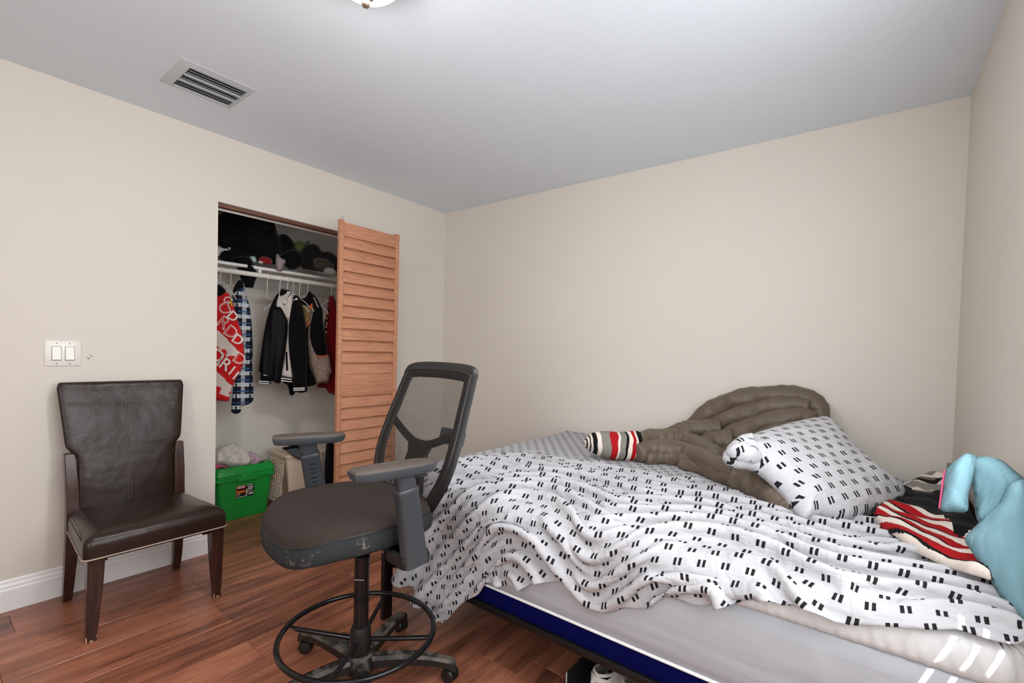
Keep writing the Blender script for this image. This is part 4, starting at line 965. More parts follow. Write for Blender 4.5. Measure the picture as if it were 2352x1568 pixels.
pathc = [(-.192, 1.138), (0, 1.146), (.192, 1.138), (.213, 1.105), (.226, 1.0), (.238, .90), (.236, .80), (.205, .715), (.15, .655), (0, .640), (-.15, .655), (-.205, .715), (-.236, .80), (-.238, .90), (-.226, 1.0), (-.213, 1.105)]
path = [(v.x, v.y) for v in cr([(x, z, 0) for x, z in pathc], 6, True)]
band(path, .034, .009, True)
band([(v.x, v.y) for v in cr([(-.232, .935, 0), (-.15, .895, 0), (-.06, .862, 0), (0, .856, 0), (.06, .862, 0), (.15, .895, 0), (.232, .935, 0)], 6)], .017, .007, False, .004, 'back_crossbar')
rings = []
for z, w in ((.640, .085), (.70, .078), (.76, .066), (.82, .060), (.852, .075), (.866, .11)):
    rings.append([bp(x, z, o) for x, o in ((-w, .002), (w, .002), (w*.9, .022), (-w*.9, .022))])
V, F = ring_mesh(rings); mesh('back_spine', V, F, M_BLK, tc, auto=40)
tube('back_bar', cr([bp(0, .80, .03), bp(0, .72, .05), Vector((0, .215, .60)), Vector((0, .12, .560))], 6), .024, M_BLK, tc, 12, False, .6)
box('lumbar_adjuster', (.045, 0, -.030), (.165, .034, .030), M_ARM, tc, .008, 2, Matrix.Translation(bp(.05, .905, .012)) @ Matrix.Rotation(math.radians(-16), 4, 'X'))
# mesh fabric
mm, tm = material('black_mesh_fabric', rgb(40, 36, 34), .7, 0, .2)
uvc = tm.coord('UV'); su = tm.new('ShaderNodeSeparateXYZ'); tm.link(uvc, su.inputs[0])
fz = tm.math('FRACT', tm.math('MULTIPLY', su.outputs[1], 270)); fxx = tm.math('FRACT', tm.math('MULTIPLY', su.outputs[0], 230))
al = tm.math('MAXIMUM', tm.math('LESS_THAN', fz, .38), tm.math('LESS_THAN', fxx, .16)); tm.link(al, tm.bsdf.inputs['Alpha'])
xs = np.linspace(-1, 1, 25); zs = np.linspace(.642, 1.145, 40); poly = np.array(path); V, UV, F = [], [], []
for z in zs:
    cr_x = [x0+(z-z0)/(z1-z0)*(x1-x0) for (x0, z0), (x1, z1) in zip(path, path[1:]+path[:1]) if (z0-z)*(z1-z) <= 0 and z0 != z1]
    w = max(cr_x) if cr_x else .15
    for u in xs: V.append(bp(u*w, z, -.0105)); UV.append((u*w, z))
for i in range(len(zs)-1):
    for j in range(len(xs)-1): F.append((i*25+j, i*25+j+1, i*25+26+j, i*25+25+j))
mf = mesh('back_mesh', V, F, mm, tc, smooth=True, uv=UV)
tube('back_edging', [bp(x*1.02, z*1.0, -.006) for x, z in path], .0062, M_BLK, tc, 8, True)
# ================================================================ bed
BX0, BX1, BY0, BY1 = -1.720, .292, 1.352, 2.915; MZ0, MZ1 = .330, .662
M_BEDM = plain('black_bed_metal', rgb(18, 18, 19), .35, .2, var=.1)
M_NAVYF = plain('navy_fabric', rgb(3, 6, 66), .8, spec=.08, var=.15, vscale=40)
bd = wthing('bed', 'black metal bed frame with a navy base under the mattress', 'bed', (-.70, 2.13, 0))
box('base', (BX0+.02, BY0+.006, .262), (BX1-.02, BY1, .329), M_NAVYF, bd, .006)
bm = bmesh.new()
bm_box(bm, (BX0, BY0-.006, .238), (BX1-.02, BY0+.03, .264), .003); bm_box(bm, (BX0, BY1-.03, .238), (BX1-.02, BY1, .264), .003); bm_box(bm, (BX0, BY0, .238), (BX0+.03, BY1, .264), .003); bm_box(bm, (BX1-.05, BY0, .238), (BX1-.02, BY1, .264), .003)
frombm('rail', bm, M_BEDM, bd)
for x, y in ((BX0+.008, BY0-.036), (BX0+.008, BY1-.07), (-.70, BY0+.20), (-.70, BY1-.25), (BX1-.075, BY0+.02), (BX1-.075, BY1-.07)):
    t_ = .350 if (x < -1.5 and y < 1.5) else .245
    lg = box('leg', (x-.013, y-.002, 0), (x+.013, y+.046, t_), M_BEDM, bd, .003)
    if t_ > .3: lathe('bolt', [(.001, .0), (.006, 0), (.005, .004), (.001, .005)], M_STEEL, lg, (x-.002, y-.0025, .31), 12, 'y').scale = (1, 1, 1)
hbd = wthing('headboard', 'dark brown wooden headboard against the right-hand wall', 'headboard', (BX1, 2.13, 0))
box('panel', (BX1-.002, 1.95, .02), (XR-.002, 2.72, .79), M_DWOOD, hbd, .004)
box('top_rail', (BX1-.016, 1.93, .775), (XR-.001, 2.74, .802), plain('grey_laminate_edge', rgb(120, 114, 108), .5), hbd, .003)
# ---- mattress
def mattress_mat(name, c, waves):
    m, t = material(name, c, .75, 0, .3); co = t.coord()
    h = t.noise(t.scale(co, (2.2, 9, 16)), 1, 2, .4); h2 = t.noise(co, 350, 2)
    t.link(t.mix(h, tuple(x*.95 for x in c[:3])+(1,), c), t.bsdf.inputs['Base Color'])
    t.bump(t.math('ADD', t.math('MULTIPLY', h, waves), t.math('MULTIPLY', h2, .03)), .5, .03); return m
M_MATT = mattress_mat('shade_greyed_knit', rgb(172, 174, 180), .5)  # side made greyer than white, its shade put into the colour
mt = wthing('mattress', 'white mattress with a quilted pillow top lying on the navy base', 'mattress', (-.70, 2.13, MZ0))
def mring(z, e, r=.07): return [((BX0+BX1)/2+p, (BY0+BY1)/2+q, z) for p, q in rrect((BX1-BX0)/2+e, (BY1-BY0)/2+e, r, 6)]
V, F = ring_mesh([mring(MZ0, -.012), mring(MZ0+.004, -.003), mring(MZ0+.05, .004), mring(MZ0+.12, .008), mring(MZ0+.19, .006), mring(MZ0+.232, -.002), mring(MZ0+.238, -.014)])
mesh('core', V, F, M_MATT, mt, auto=60)
tube('edge_tape', mring(MZ0+.006, .001), .0052, plain('white_tape', rgb(238, 238, 238), .6, var=.05, bump=.5, bscale=260), mt, 8, True)
# quilted pillow top: tufted border
qn = 2000; rings = []
base = [Vector(p) for p in mring(0, 0)]
per = [0]
for i in range(len(base)): per.append(per[-1]+(base[(i+1) % len(base)]-base[i]).length)
def on_ring(s, e, z):
    s = s % per[-1]; i = max(j for j in range(len(base)) if per[j] <= s); a, b = base[i], base[(i+1) % len(base)]
    f = (s-per[i])/max(1e-9, per[i+1]-per[i]); p = a.lerp(b, f); c = Vector(((BX0+BX1)/2, (BY0+BY1)/2, 0)); d = (b-a).normalized(); n = Vector((d.y, -d.x, 0))
    return Vector((p.x, p.y, z))+n*e
for z, e, amp in ((.566, -.014, 0), (.570, -.004, .004), (.585, -.001, .008), (.605, -.001, .009), (.628, -.006, .008), (.645, -.018, .006), (.655, -.038, .004), (.659, -.07, .002), (.660, -.13, 0)):
    ring = []
    for k in range(qn):
        s = per[-1]*k/qn; w = math.sin(s*2*math.pi/.062+3*math.sin(s*5))+.6*math.sin(s*2*math.pi/.031+1.0)
        q_ = ((s+(z-.57)*.35+.010*math.sin(s*17)) % .047)/.047-.5; groove = math.exp(-(q_*.047/.005)**2)
        ring.append(on_ring(s, e+amp*.25*w-amp*.75*groove+amp*.5*math.cos(q_*math.pi), z))
    rings.append(ring)
V, F = ring_mesh(rings); mesh('pillow_top', V, F, mattress_mat('quilted_white_ticking', rgb(214, 214, 215), .2), mt, smooth=True)

# ---- patterned bedding print: pairs of short dark bars in staggered rows
def bar_print(name, base_c, ink):
    m, t = material(name, base_c, .85, 0, .2); u = t.coord('UV'); s = t.new('ShaderNodeSeparateXYZ'); t.link(u, s.inputs[0])
    a, b = .066, .041
    row = t.math('FLOOR', t.math('DIVIDE', s.outputs[1], b)); fy = t.math('FRACT', t.math('DIVIDE', s.outputs[1], b))
    off = t.math('MULTIPLY', t.math('MODULO', t.math('ABSOLUTE', row), 2), .5)
    fx_ = t.math('FRACT', t.math('ADD', t.math('ADD', t.math('DIVIDE', s.outputs[0], a), off), t.math('MULTIPLY', fy, .08)))
    iny = t.math('MULTIPLY', t.math('GREATER_THAN', fy, .26), t.math('LESS_THAN', fy, .74))
    b1 = t.math('MULTIPLY', t.math('GREATER_THAN', fx_, .33), t.math('LESS_THAN', fx_, .45)); b2 = t.math('MULTIPLY', t.math('GREATER_THAN', fx_, .54), t.math('LESS_THAN', fx_, .66))
    mk = t.math('MULTIPLY', iny, t.math('MAXIMUM', b1, b2))
    t.link(t.mix(mk, base_c, ink), t.bsdf.inputs['Base Color'])
    w1 = t.math('ABSOLUTE', t.math('SUBTRACT', t.noise(t.scale(u, (7, 15, 1), (0, 0, .25)), 1, 3, .55), .5)); w2 = t.math('ABSOLUTE', t.math('SUBTRACT', t.noise(t.scale(u, (13, 6, 1), (0, 0, -.5)), 1, 3, .55), .5))
    t.bump(t.math('ADD', t.math('MINIMUM', w1, .12), t.math('MINIMUM', w2, .10)), .55, .030); return m
M_SHEET = bar_print('white_sheet_bar_print', rgb(178, 178, 182), rgb(26, 26, 28))

def cloth_sim(Pos, UV, steps, iters, collide, pinw, tether, nz, grav=-.0007, bend=.22, damp=.92):
    """small position-based cloth: Pos (nu,nv,3) start, UV (nu,nv,2) flat rest shape"""
    X = Pos.copy(); X[..., 2] += nz
    Vv = np.zeros_like(X)
    def rest(si, sj):
        A = UV[max(0, -si):UV.shape[0]-max(0, si), max(0, -sj):UV.shape[1]-max(0, sj)]; B = UV[max(0, si):UV.shape[0]-max(0, -si), max(0, sj):UV.shape[1]-max(0, -sj)]
        return np.sqrt(((A-B)**2).sum(-1))
    cons = [((1, 0), .5, False), ((0, 1), .5, False), ((1, 1), .35, False), ((1, -1), .35, False), ((2, 0), bend, True), ((0, 2), bend, True)]
    cons = [(d, k, f, rest(*d)) for d, k, f in cons]
    def sl(d, L, first):
        if first: return slice(max(0, -d), L-max(0, d))
        return slice(max(0, d), L-max(0, -d))
    nu, nv = X.shape[:2]; w = pinw[..., None]
    for st in range(steps):
        Xp = X.copy(); X = X+Vv*w; X[..., 2] += grav*w[..., 0]
        for _ in range(iters):
            for (di, dj), k, f, L in cons:
                a = (sl(di, nu, True), sl(dj, nv, True)); b = (sl(di, nu, False), sl(dj, nv, False))
                D = X[b]-X[a]; l = np.sqrt((D*D).sum(-1))+1e-9; g = (l-L)/l
                if f: g = np.where(g < 0, g, g*.2)
                D *= (g*k*.5)[..., None]
                X[a] += D*w[a]; X[b] -= D*w[b]
        X = X+(Pos-X)*tether*w
        X, hit = collide(X)
        Vv = (X-Xp)*damp; Vv[hit] *= .35
        sp = np.sqrt((Vv*Vv).sum(-1, keepdims=True)); Vv *= np.minimum(1, .012/(sp+1e-9))
    return X
def bed_collide(X, m=.007):
    c = np.array([(BX0+BX1)/2, (BY0+BY1)/2+.2, .30]); hs = np.array([(BX1-BX0)/2+.2+.009, (BY1-BY0)/2+.2+.009, MZ1+.002-.30]); r = .05
    c[0] += .2
    q = np.abs(X-c)-(hs-r); mq = np.maximum(q, 0); ln = np.sqrt((mq*mq).sum(-1)); inn = np.minimum(q.max(-1), 0); d = ln+inn-r-m
    hit = d < 0
    sgn = np.sign(X-c)
    nrm = np.where(ln[..., None] > 1e-6, mq*sgn/(ln[..., None]+1e-9), 0)
    ax = q.argmax(-1); alt = np.zeros_like(X)
    for k in range(3): alt[..., k] = (ax == k)*sgn[..., k]
    nrm = np.where(ln[..., None] > 1e-6, nrm, alt)
    X = X-np.where(hit, d, 0)[..., None]*nrm
    lowf = X[..., 2] < .012; X[..., 2] = np.maximum(X[..., 2], .012); X[..., 1] = np.minimum(X[..., 1], YB-.012)
    return X, hit | lowf
# start shape: laid over the bed, pushed together towards the front edge
hem_x = np.array([-1.74, -1.66, -1.55, -1.42, -1.36, -1.26, -1.17, -1.12, -1.03, -.96, -.88, -.78, -.71, -.65, -.56, -.42, -.27, -.20, -.07, .05, .16, .29])
hem_d = np.array([.33, .38, .46, .555, .555, .44, .37, .32, .27, .275, .225, .20, .25, .245, .21, .12, .085, .04, .03, -.01, -.04, -.03])      # length hanging in front (negative: stops short of the edge)
NU, NV = 185, 185
FO = .20                                                                                              # hangs over the foot end
su = np.linspace(-FO, BX1-BX0-.015, NU); Pos = np.zeros((NU, NV, 3)); UVg = np.zeros((NU, NV, 2))
for i, s in enumerate(su):
    x = BX0+max(s, 0); hd = float(np.interp(x, hem_x, hem_d)); total = (BY1-.02-BY0)+hd
    b = np.linspace(0, total, NV); y = BY1-.02-np.minimum(b, BY1-.02-BY0); drop = np.maximum(0, b-(BY1-.02-BY0))
    fl_ = np.clip((2.25-y)/.45, 0, 1)*np.clip((x+1.62)/.55, 0, 1)*(1-.55*np.clip(drop/.12, 0, 1))      # where it is bunched
    e = 1.01+.75*fl_*(1+.35*math.sin(x*7.3+.6)*math.sin(x*3.1))
    v = np.concatenate([[0], np.cumsum((e[1:]+e[:-1])/2*np.diff(b))])
    fx_ = -.012 if s < 0 else 0
    Pos[i, :, 0] = x+fx_-.006*(drop > 0)*0; Pos[i, :, 1] = y-.010*(drop > 0); Pos[i, :, 2] = MZ1+.010-drop-max(0, -s)
    UVg[i, :, 0] = s*1.06; UVg[i, :, 1] = v
pin = np.ones((NU, NV)); pin[:, :2] = 0; pin[-1, :] = 0
rng = np.random.default_rng(5); PX_, PY_ = Pos[..., 0], Pos[..., 1]+np.minimum(0, Pos[..., 2]-MZ1)
nz = np.zeros((NU, NV))
for k in range(330):                       # loose ridges thrown at all angles, mostly along the bed
    cx, cy = rng.uniform(-1.65, .3), rng.uniform(.95, 2.15); an = rng.normal(0, .55); ln, wd_ = rng.uniform(.06, .26), rng.uniform(.010, .028)
    du = (PX_-cx)*math.cos(an)+(PY_-cy)*math.sin(an); dv = -(PX_-cx)*math.sin(an)+(PY_-cy)*math.cos(an)+.06*np.sin(du*9+k)
    nz += rng.uniform(.010, .036)*np.exp(-(du/ln)**2-(dv/wd_)**2)
amp = np.clip((2.25-Pos[..., 1])/.45, 0, 1)*np.clip((Pos[..., 0]+1.70)/.5, .15, 1)
nz = np.minimum(nz, .07)*amp
hang = (Pos[..., 2] < MZ1-.01)[..., None]
teth = np.where(hang, np.array([.05, .012, .06]), np.array([.045, .045, 0.]))
XS_ = cloth_sim(Pos, UVg, 90, 8, bed_collide, pin, teth, nz)
ids = np.arange(NU*NV).reshape(NU, NV)
faces = [(int(ids[i, j]), int(ids[i, j+1]), int(ids[i+1, j+1]), int(ids[i+1, j])) for i in range(NU-1) for j in range(NV-1)]
sheet = mesh('bed_sheet', XS_.reshape(-1, 3), faces, M_SHEET, None, smooth=True, uv=UVg.reshape(-1, 2))
subsurf(sheet, 1)
so = sheet.modifiers.new('thickness', 'SOLIDIFY'); so.thickness = .0022; so.offset = 1
tag(sheet, 'rumpled white bed sheet printed with pairs of black bars, spread over the mattress', 'sheet')
# ================================================================ comforter, pillow, blankets
def fold_rolls(name, lst, mat, parent, n=30):
    """padded folds lying against each other, creased where they meet"""
    V, F = [], []
    for q, (pts, r) in enumerate(lst):
        path = cr(pts, 16); m = len(path); rr = []
        for i in range(m):
            t = i/(m-1)*(len(r)-1); a = int(min(t, len(r)-2)); e = min(i, m-1-i)/3.0
            rr.append((r[a]+(r[a+1]-r[a])*(t-a))*(math.sqrt(max(0, 1-(1-min(1, e))**2))*.97+.03))
        rings = []
        for i, (p, t, s, u) in enumerate(frames(path)):
            ring = []
            for k in range(n):
                a = 2*math.pi*k/n; x, y = i*.42+q*3.1, math.cos(a)*2.2+math.sin(a)*1.4
                w = 1+.05*math.sin(x*.8+y*1.7)+.035*math.sin(x*2.1-y*2.3+1)+.020*abs(math.sin(x*1.5+y*3.1))
                ring.append(p+s*(math.cos(a)*rr[i]*w)+u*(math.sin(a)*rr[i]*w))
            rings.append(ring)
        v, f = ring_mesh(rings); k = len(V); V += v; F += [tuple(i+k for i in z) for z in f]
    V = [(x, min(y, YB-.004), z) for x, y, z in V]
    return mesh(name, V, F, mat, parent, smooth=True)
def quilt_mat():
    m, t = material('taupe_satin_quilt', rgb(96, 84, 70), .42, 0, .35); co = t.coord()
    t.link(t.mix(t.noise(co, 9, 4), rgb(86, 75, 63), rgb(108, 95, 80)), t.bsdf.inputs['Base Color'])
    h = t.math('ADD', t.noise(t.scale(co, (1, 1, 1), (.4, .5, .3)), 24, 4, .55), t.math('MULTIPLY', t.noise(co, 500, 2), .06)); t.bump(h, .35, .010); return m
M_QUILT = quilt_mat()
Yp = lambda px, py, y: P(px, py, 'y', y)
Zp = lambda px, py, z: P(px, py, 'z', z)
cf = wthing('comforter', 'dark taupe quilted comforter bunched up against the back wall', 'comforter', (-.5, 2.5, .67))
big = [([Yp(1575, 992, 2.83), Yp(1632, 945, 2.85), Yp(1700, 918, 2.855), Yp(1770, 910, 2.855), Yp(1840, 912, 2.855), Yp(1878, 938, 2.85), Yp(1880, 985, 2.84)], [.042, .056, .058, .056, .054, .050, .046]),
       ([Yp(1590, 1010, 2.77), Yp(1650, 972, 2.79), Yp(1730, 945, 2.80), Yp(1800, 930, 2.81), Yp(1862, 935, 2.81)], [.038, .050, .053, .050, .040]),
       ([Yp(1612, 1035, 2.70), Yp(1680, 1000, 2.72), Yp(1760, 972, 2.73), Yp(1830, 958, 2.75), Yp(1872, 965, 2.76)], [.040, .053, .056, .051, .040]),
       ([Yp(1650, 1055, 2.62), Yp(1715, 1025, 2.64), Yp(1790, 1000, 2.66), Yp(1850, 990, 2.68)], [.044, .058, .062, .052]),
       ([Yp(1680, 1085, 2.52), Yp(1760, 1050, 2.54), Yp(1850, 1030, 2.58)], [.050, .062, .062]),
       ([Yp(1640, 1010, 2.84), Yp(1740, 1000, 2.84), Yp(1840, 1000, 2.84)], [.08, .09, .08])]
small = [([Zp(1458, 1024, .745), Zp(1500, 1010, .765), Zp(1560, 1011, .768), Zp(1605, 1026, .758), Zp(1655, 1054, .748)], [.056, .060, .058, .054, .050]),
         ([Zp(1462, 1042, .722), Zp(1510, 1031, .742), Zp(1580, 1041, .738), Zp(1640, 1066, .732), Zp(1695, 1088, .728)], [.046, .052, .052, .050, .048]),
         ([Zp(1480, 1053, .700), Zp(1530, 1049, .708), Zp(1590, 1060, .710), Zp(1650, 1083, .710), Zp(1705, 1102, .710)], [.036, .040, .042, .042, .040]),
         ([Zp(1560, 1064, .696), Zp(1610, 1076, .698), Zp(1665, 1097, .700), Zp(1725, 1116, .700)], [.026, .030, .032, .032]),
         ([Yp(1530, 1006, 2.62), Yp(1562, 992, 2.68), Yp(1610, 985, 2.72), Yp(1660, 985, 2.74)], [.044, .052, .054, .050]),
         ([Yp(1600, 1040, 2.62), Yp(1640, 1020, 2.66), Yp(1690, 1015, 2.68)], [.06, .07, .07]),
         ([Zp(1690, 1095, .735), Zp(1735, 1112, .730), Zp(1780, 1140, .720), Zp(1815, 1165, .705), Zp(1828, 1178, .695)], [.055, .060, .052, .038, .024]),
         ([Zp(1710, 1085, .745), Zp(1765, 1105, .745), Zp(1815, 1140, .725), Zp(1838, 1165, .705)], [.050, .055, .042, .026]),
         ([Yp(1860, 1020, 2.70), Yp(1930, 1060, 2.68), Yp(1990, 1090, 2.66), Yp(2022, 1105, 2.64)], [.06, .06, .055, .04])]
fold_rolls('quilt', big+small, M_QUILT, cf)
# ---- pillow
def plane_soft(name, label, cat, p0, eu, ev, group=None):
    s = Soft(name, label, cat, p0, 0, group); s.eu = Vector(eu).normalized(); s.ev = Vector(ev); s.ev = (s.ev-s.eu*s.ev.dot(s.eu)).normalized(); s.en = s.eu.cross(s.ev); return s
pid = lambda x, y: (x, y)
pC, pB = Zp(1850, 1192, .70), Zp(2068, 1150, .70); pA = Yp(1885, 968, 2.56)
M_PIL = bar_print('pillowcase_bar_print', rgb(186, 186, 190), rgb(28, 28, 30))
pl = plane_soft('pillow', 'white pillow with black bar print propped on the comforter', 'pillow', (pC+pB)/2, pB-pC, pA-(pC+pB)/2)
def pil_fold(X, Y, d): return .006*vnoise(X*30, Y*26)*np.clip(d/.03, 0, 1)+.004*vnoise(X*75, Y*60, 2)*np.exp(-d/.05)
out = [pl.uv(q) for q in [(1662, 1038), (1700, 1012), (1760, 990), (1830, 972), (1878, 964), (1893, 972), (1920, 1000), (1965, 1048), (2010, 1090), (2050, 1122), (2074, 1140), (2066, 1158), (2010, 1178), (1965, 1192), (1930, 1196), (1880, 1185), (1850, 1192), (1835, 1178), (1800, 1130), (1765, 1095), (1735, 1075), (1700, 1070), (1672, 1056)]]
out = [(v.x, v.y) for v in cr([(a, b, 0) for a, b in out], 4, True)]
puff('case', out, pl.p0, pl.eu, pl.ev, pl.en, M_PIL, pl.o, .085, .75, .15, .009, pil_fold)
gth = [pl.uv(q) for q in [(1660, 1040), (1690, 1015), (1712, 1020), (1722, 1045), (1738, 1072), (1700, 1070), (1672, 1058)]]
puff('gathered_end', [(v.x, v.y) for v in cr([(a, b, 0) for a, b in gth], 4, True)], pl.p0+pl.en*.030, pl.eu, pl.ev, pl.en, M_PIL, pl.o, .035, .8, .03, .007, lambda X, Y, d: .012*vnoise(X*130, Y*60))
# ---- striped blanket end
def stripe_mat(name, axis, period, stops, warp=.02, wscale=9):
    m, t = material(name, (1, 1, 1, 1), .85, 0, .2); u = t.coord('UV'); s = t.new('ShaderNodeSeparateXYZ'); t.link(u, s.inputs[0])
    w = t.math('MULTIPLY', t.math('SUBTRACT', t.noise(u, wscale, 2), .5), warp)
    f = t.math('FRACT', t.math('DIVIDE', t.math('ADD', s.outputs[axis], w), period)); c = t.ramp(f, stops)
    c.node.color_ramp.interpolation = 'CONSTANT'; t.link(c, t.bsdf.inputs['Base Color']); t.bump(t.noise(t.coord(), 300, 2), .1, .002); return m
W_, K_, G_, R2_, Q_ = rgb(222, 210, 200), rgb(18, 17, 18), rgb(128, 124, 118), rgb(160, 16, 24), rgb(150, 108, 96)
sb = plane_soft('striped_blanket', 'rolled blanket end with red, white, black and grey stripes left of the comforter', 'blanket', Zp(1405, 1050, .69), (.79, .61, 0), (-.25, .33, 1))
out = [sb.uv(q) for q in [(1340, 1018), (1352, 998), (1378, 990), (1420, 992), (1464, 990), (1476, 1010), (1474, 1040), (1460, 1056), (1420, 1056), (1385, 1050), (1355, 1036)]]
out = [(v.x, v.y) for v in cr([(a, b, 0) for a, b in out], 4, True)]
M_STRB = stripe_mat('bold_striped_cotton', 0, .30, [(0, W_), (.03, K_), (.05, W_), (.08, K_), (.10, W_), (.13, K_), (.20, W_), (.27, G_), (.44, R2_), (.56, W_), (.60, G_), (.70, K_), (.74, W_), (.80, R2_), (.86, W_), (.9, K_)], .05, 8)
umin = min(a for a, b in out)
b_ = puff('cloth', out, sb.p0, sb.eu, sb.ev, sb.en, M_STRB, sb.o, .07, .9, .06, .008, lambda X, Y, d: .008*vnoise(X*60, Y*30))
uvd = b_.data.uv_layers[0].data; arr = np.empty(len(uvd)*2, np.float32); uvd.foreach_get('uv', arr); arr = arr.reshape(-1, 2); arr[:, 0] -= umin; uvd.foreach_set('uv', arr.ravel())
# ---- patterned quilt with a light blue back, by the headboard
pq = wthing('patterned_quilt', 'striped red and black quilt with its light blue back folded over the headboard', 'quilt', (.2, 2.0, .67))
def flat_out(px, z): 
    o_ = [Zp(a, b, z) for a, b in px]; return [(p.x, p.y) for p in o_]
Z_PQ = .698
poly = flat_out([(2000, 1178), (2040, 1150), (2062, 1128), (2100, 1112), (2178, 1114), (2200, 1150), (2235, 1200), (2262, 1270), (2292, 1330), (2296, 1362), (2272, 1362), (2220, 1340), (2150, 1296), (2080, 1256), (2030, 1220)], Z_PQ)
poly = [(min(x, .285), y) for x, y in poly]
zone_s = np.array(flat_out([(2000, 1195), (2030, 1168), (2046, 1167), (2110, 1190), (2165, 1215), (2200, 1268), (2245, 1310), (2300, 1390), (2330, 1420), (2200, 1350), (2050, 1250)], Z_PQ)); zone_r = np.array(flat_out([(2203, 1265), (2230, 1265), (2250, 1290), (2300, 1365), (2270, 1345), (2235, 1310)], Z_PQ))
zone_c = np.array(flat_out([(2062, 1128), (2085, 1140), (2120, 1158), (2140, 1160), (2152, 1150), (2180, 1162), (2190, 1130), (2178, 1100), (2100, 1100)], Z_PQ))
def pick_q(x, y):
    X, Y = np.array([x]), np.array([y])
    if inside_dist(zone_c, X, Y)[0][0] > 0: return 2
    if inside_dist(zone_s, X, Y)[0][0] > 0 or inside_dist(zone_r, X, Y)[0][0] > 0: return 1
    return 0
M_PQK = cloth_mat('black_quilt_field', rgb(14, 13, 14), sheen=.1)
ms, ts = material('red_cream_stripes', (1, 1, 1, 1), .85, 0, .2); u = ts.coord('UV'); s_ = ts.new('ShaderNodeSeparateXYZ'); ts.link(u, s_.inputs[0])
f_ = ts.math('FRACT', ts.math('DIVIDE', ts.math('ADD', ts.math('ADD', ts.math('MULTIPLY', s_.outputs[0], .86), ts.math('MULTIPLY', s_.outputs[1], .50)), ts.math('MULTIPLY', ts.noise(u, 14, 2), .02)), .052)); c_ = ts.ramp(f_, [(0, R2_), (.45, W_), (.88, K_)]); c_.node.color_ramp.interpolation = 'CONSTANT'; ts.link(c_, ts.bsdf.inputs['Base Color'])
mc, t2 = material('grey_chevrons', (1, 1, 1, 1), .85, 0, .2); u = t2.coord('UV'); s_ = t2.new('ShaderNodeSeparateXYZ'); t2.link(u, s_.inputs[0])
z_ = t2.math('ABSOLUTE', t2.math('SUBTRACT', t2.math('FRACT', t2.math('MULTIPLY', s_.outputs[0], 9)), .5)); f_ = t2.math('FRACT', t2.math('DIVIDE', t2.math('ADD', s_.outputs[1], t2.math('MULTIPLY', z_, .12)), .24)); c_ = t2.ramp(f_, [(0, W_), (.28, G_), (.55, W_), (.72, K_), (.88, rgb(110, 98, 84))]); c_.node.color_ramp.interpolation = 'CONSTANT'; t2.link(c_, t2.bsdf.inputs['Base Color'])
def q_bend(X, Y): return .035*np.clip((X-.10)/.15, 0, 1)**1.5+.012*vnoise(X*30, Y*14)
puff('patterned_side', poly, (0, 0, Z_PQ), (1, 0, 0), (0, 1, 0), (0, 0, 1), M_PQK, pq, .030, .4, .04, .007, lambda X, Y, d: .010*vnoise(X*60+Y*40, Y*20), bend=q_bend, mats=[M_PQK, ms, mc], pick=pick_q)
mb_, tb_ = material('light_blue_cotton', rgb(116, 152, 162), .8, 0, .15); cb_ = tb_.coord()
wb_ = tb_.math('ABSOLUTE', tb_.math('SUBTRACT', tb_.noise(tb_.scale(cb_, (10, 10, 4)), 1, 3, .5), .5)); tb_.bump(tb_.math('MINIMUM', wb_, .14), .7, .05); tb_.link(tb_.mix(tb_.noise(cb_, 10, 3), rgb(110, 146, 157), rgb(122, 158, 168)), tb_.bsdf.inputs['Base Color'])
M_BLUE = mb_
bl = Soft('blue_fold', '', '', (.19, 1.70, .86), math.radians(-22), lean=R_(-30)); eo = bl.o; bl.o = pq
def blue(name, pts, off, thick, edge, wr, fx, fy, seed=0, bend=None):
    out = [bl.uv(q) for q in pts]; out = [(v.x, v.y) for v in cr([(a, b, 0) for a, b in out], 5, True)]
    return puff(name, out, bl.p0+bl.en*off, bl.eu, bl.ev, bl.en, M_BLUE, pq, thick, .5, edge, .008, lambda X, Y, d: wr*vnoise(X*fx, Y*fy, seed), bend=bend)
f1 = blue('hanging_flap', [(2182, 1100), (2200, 1078), (2232, 1058), (2252, 1062), (2246, 1110), (2236, 1150), (2234, 1188), (2205, 1190), (2172, 1184), (2176, 1140)], .045, .020, .03, .012, 62, 7)
f2 = blue('top_fold', [(2222, 1062), (2262, 1050), (2300, 1056), (2330, 1080), (2360, 1112), (2380, 1200), (2330, 1230), (2290, 1200), (2262, 1206), (2242, 1190), (2236, 1130)], .0, .045, .07, .030, 34, 15, 2)
f3 = blue('lower_fold', [(2302, 1168), (2330, 1120), (2390, 1130), (2420, 1300), (2400, 1480), (2345, 1432), (2312, 1390), (2270, 1320), (2236, 1270), (2226, 1246), (2256, 1212)], .035, .034, .06, .022, 26, 11, 5)
bpy.data.objects.remove(eo)
M_PKP = plain('pink_piping', rgb(196, 70, 110), .6)
tube('edge_piping', [bl.p0+bl.en*.052+bl.eu*u_+bl.ev*v_ for u_, v_ in [bl.uv(q) for q in ((2183, 1098), (2180, 1120), (2176, 1150), (2172, 1184))]], .0022, M_PKP, f1, 6)
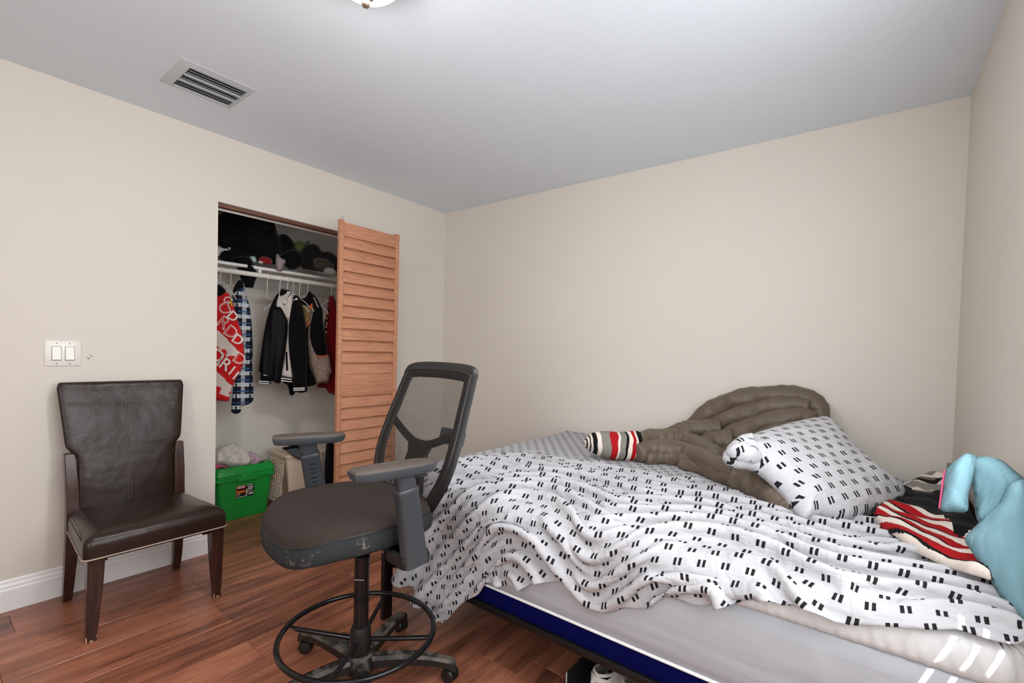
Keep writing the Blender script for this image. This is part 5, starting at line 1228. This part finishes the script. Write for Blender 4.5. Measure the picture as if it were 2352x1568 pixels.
# ================================================================ shoes under the bed
M_SHOE = plain('white_sneaker_leather', rgb(222, 219, 216), .45, var=.04, bump=.1, bscale=120); M_INS = plain('dark_shoe_lining', rgb(22, 20, 20), .9); M_SOLE = plain('white_rubber', rgb(206, 204, 200), .55, var=.05)
tray = wthing('shoe_box', 'black open shoe tray with white edging under the bed', 'box', (-.62, 1.62, 0))
bm = bmesh.new(); tx0, tx1, ty0, ty1 = -.812, -.40, 1.425, 1.80
bm_box(bm, (tx0, ty0, .001), (tx1, ty1, .008)); bm_box(bm, (tx0, ty0, .001), (tx0+.006, ty1, .10)); bm_box(bm, (tx1-.006, ty0, .001), (tx1, ty1, .10)); bm_box(bm, (tx0, ty1-.006, .001), (tx1, ty1, .10))
frombm('tray', bm, plain('black_fabric_board', rgb(16, 16, 17), .8), tray)
tube('edging', [(tx0, ty0, .002), (tx0, ty0, .100)], .0022, plain('white_binding', rgb(210, 208, 204), .6), tray, 6)
def sneaker(x, y, rz, label, toe_first):
    s = thing('sneaker', label, 'shoe', (x, y, .009), rz, 'white sneakers under the bed'); s.scale = (1.05, 1.05, 1.05)
    L = .285
    def hw(t): return .034+.016*math.sin(min(1, t*1.05)*math.pi*.62)-.030*max(0, (t-.86)/.14)**2*.6
    def top(t): return .100-.004*math.sin(t*3) if t < .40 else .096-.050*min(1, (t-.40)/.42)**.8 if t < .82 else .046-.020*((t-.82)/.18)**2
    rings = []
    ts_ = [0, .02, .06, .12, .2, .3, .4, .5, .6, .7, .8, .88, .94, .98, 1.0]
    n = 22
    for t in ts_:                                         # sole
        w = hw(t)*(.55 if t in (0, 1.0) else .85 if t in (.02, .98) else 1)+.004
        rings.append([(w*math.copysign(abs(math.cos(a))**.5, math.cos(a)), L*t, .013+.013*math.copysign(abs(math.sin(a))**.5, math.sin(a))) for a in [2*math.pi*i/n for i in range(n)]])
    V, F = ring_mesh(rings); mesh('sole', V, F, M_SOLE, s, auto=50)
    V, F = [], []; m = 19                                 # upper: arches open at the ankle
    for t in ts_:
        w = hw(t)*(.5 if t in (0, 1.0) else .82 if t in (.02, .98) else .97); h = top(t)*(.75 if t in (0, 1.0) else .95 if t in (.02, .98) else 1)
        op = .62 if .03 < t < .40 else .0                 # how much of the arch is left out
        for i in range(m):
            q = -1+2*i/(m-1); a = math.pi/2*(abs(q)*(1-op)+op) if op else math.pi/2*abs(q)
            sgn = 1 if q > 0 else -1
            V.append((sgn*w*math.sin(a)**.8 if abs(q) > 1e-6 or op else 0, L*t, .018+(h-.018)*max(0, math.cos(a))**.55 if not op else .018+(h-.018)*min(1, (1-abs(q))*1.15+.0)))
    for i in range(len(ts_)-1):
        for j in range(m-1):
            if .03 < (ts_[i]+ts_[i+1])/2 < .42 and 7 <= j <= 10: continue
            F.append((i*m+j, i*m+j+1, (i+1)*m+j+1, (i+1)*m+j))
    up = mesh('upper', V, F, M_SHOE, s, smooth=True)
    so_ = up.modifiers.new('thick', 'SOLIDIFY'); so_.thickness = .004; so_.offset = -1
    box('insole', (-.027, .02, .026), (.027, .16, .030), M_INS, s, .004)
    tube('collar', cr([(0, .008, .098), (.022, .02, .100), (.030, .06, .092), (.029, .10, .092), (.016, .125, .098), (0, .13, .100), (-.016, .125, .098), (-.029, .10, .092), (-.030, .06, .092), (-.022, .02, .100)], 4, True), .0055, M_SHOE, s, 8, True)
    for k in range(4): tube('lace', [(-.022, .150+.018*k, top((.15+.018*k)/L)+.001-.006), (0, .152+.018*k, top((.15+.018*k)/L)+.003), (.022, .150+.018*k, top((.15+.018*k)/L)+.001-.006)], .0026, M_INS if toe_first else M_SOLE, s, 8)
    tube('tongue_mark', cr([(-.012, .010, .072), (-.004, .001, .066), (.014, -.001, .078)], 5), .0016, plain('mark_grey', rgb(120, 118, 116), .6), s, 6)
    return s
sneaker(-.712, 1.460, math.radians(-4), 'white low sneaker nearest the corner of the shoe tray', False)
sneaker(-.605, 1.468, math.radians(-3), 'white perforated sneaker with dark laces, second in the shoe tray', True)
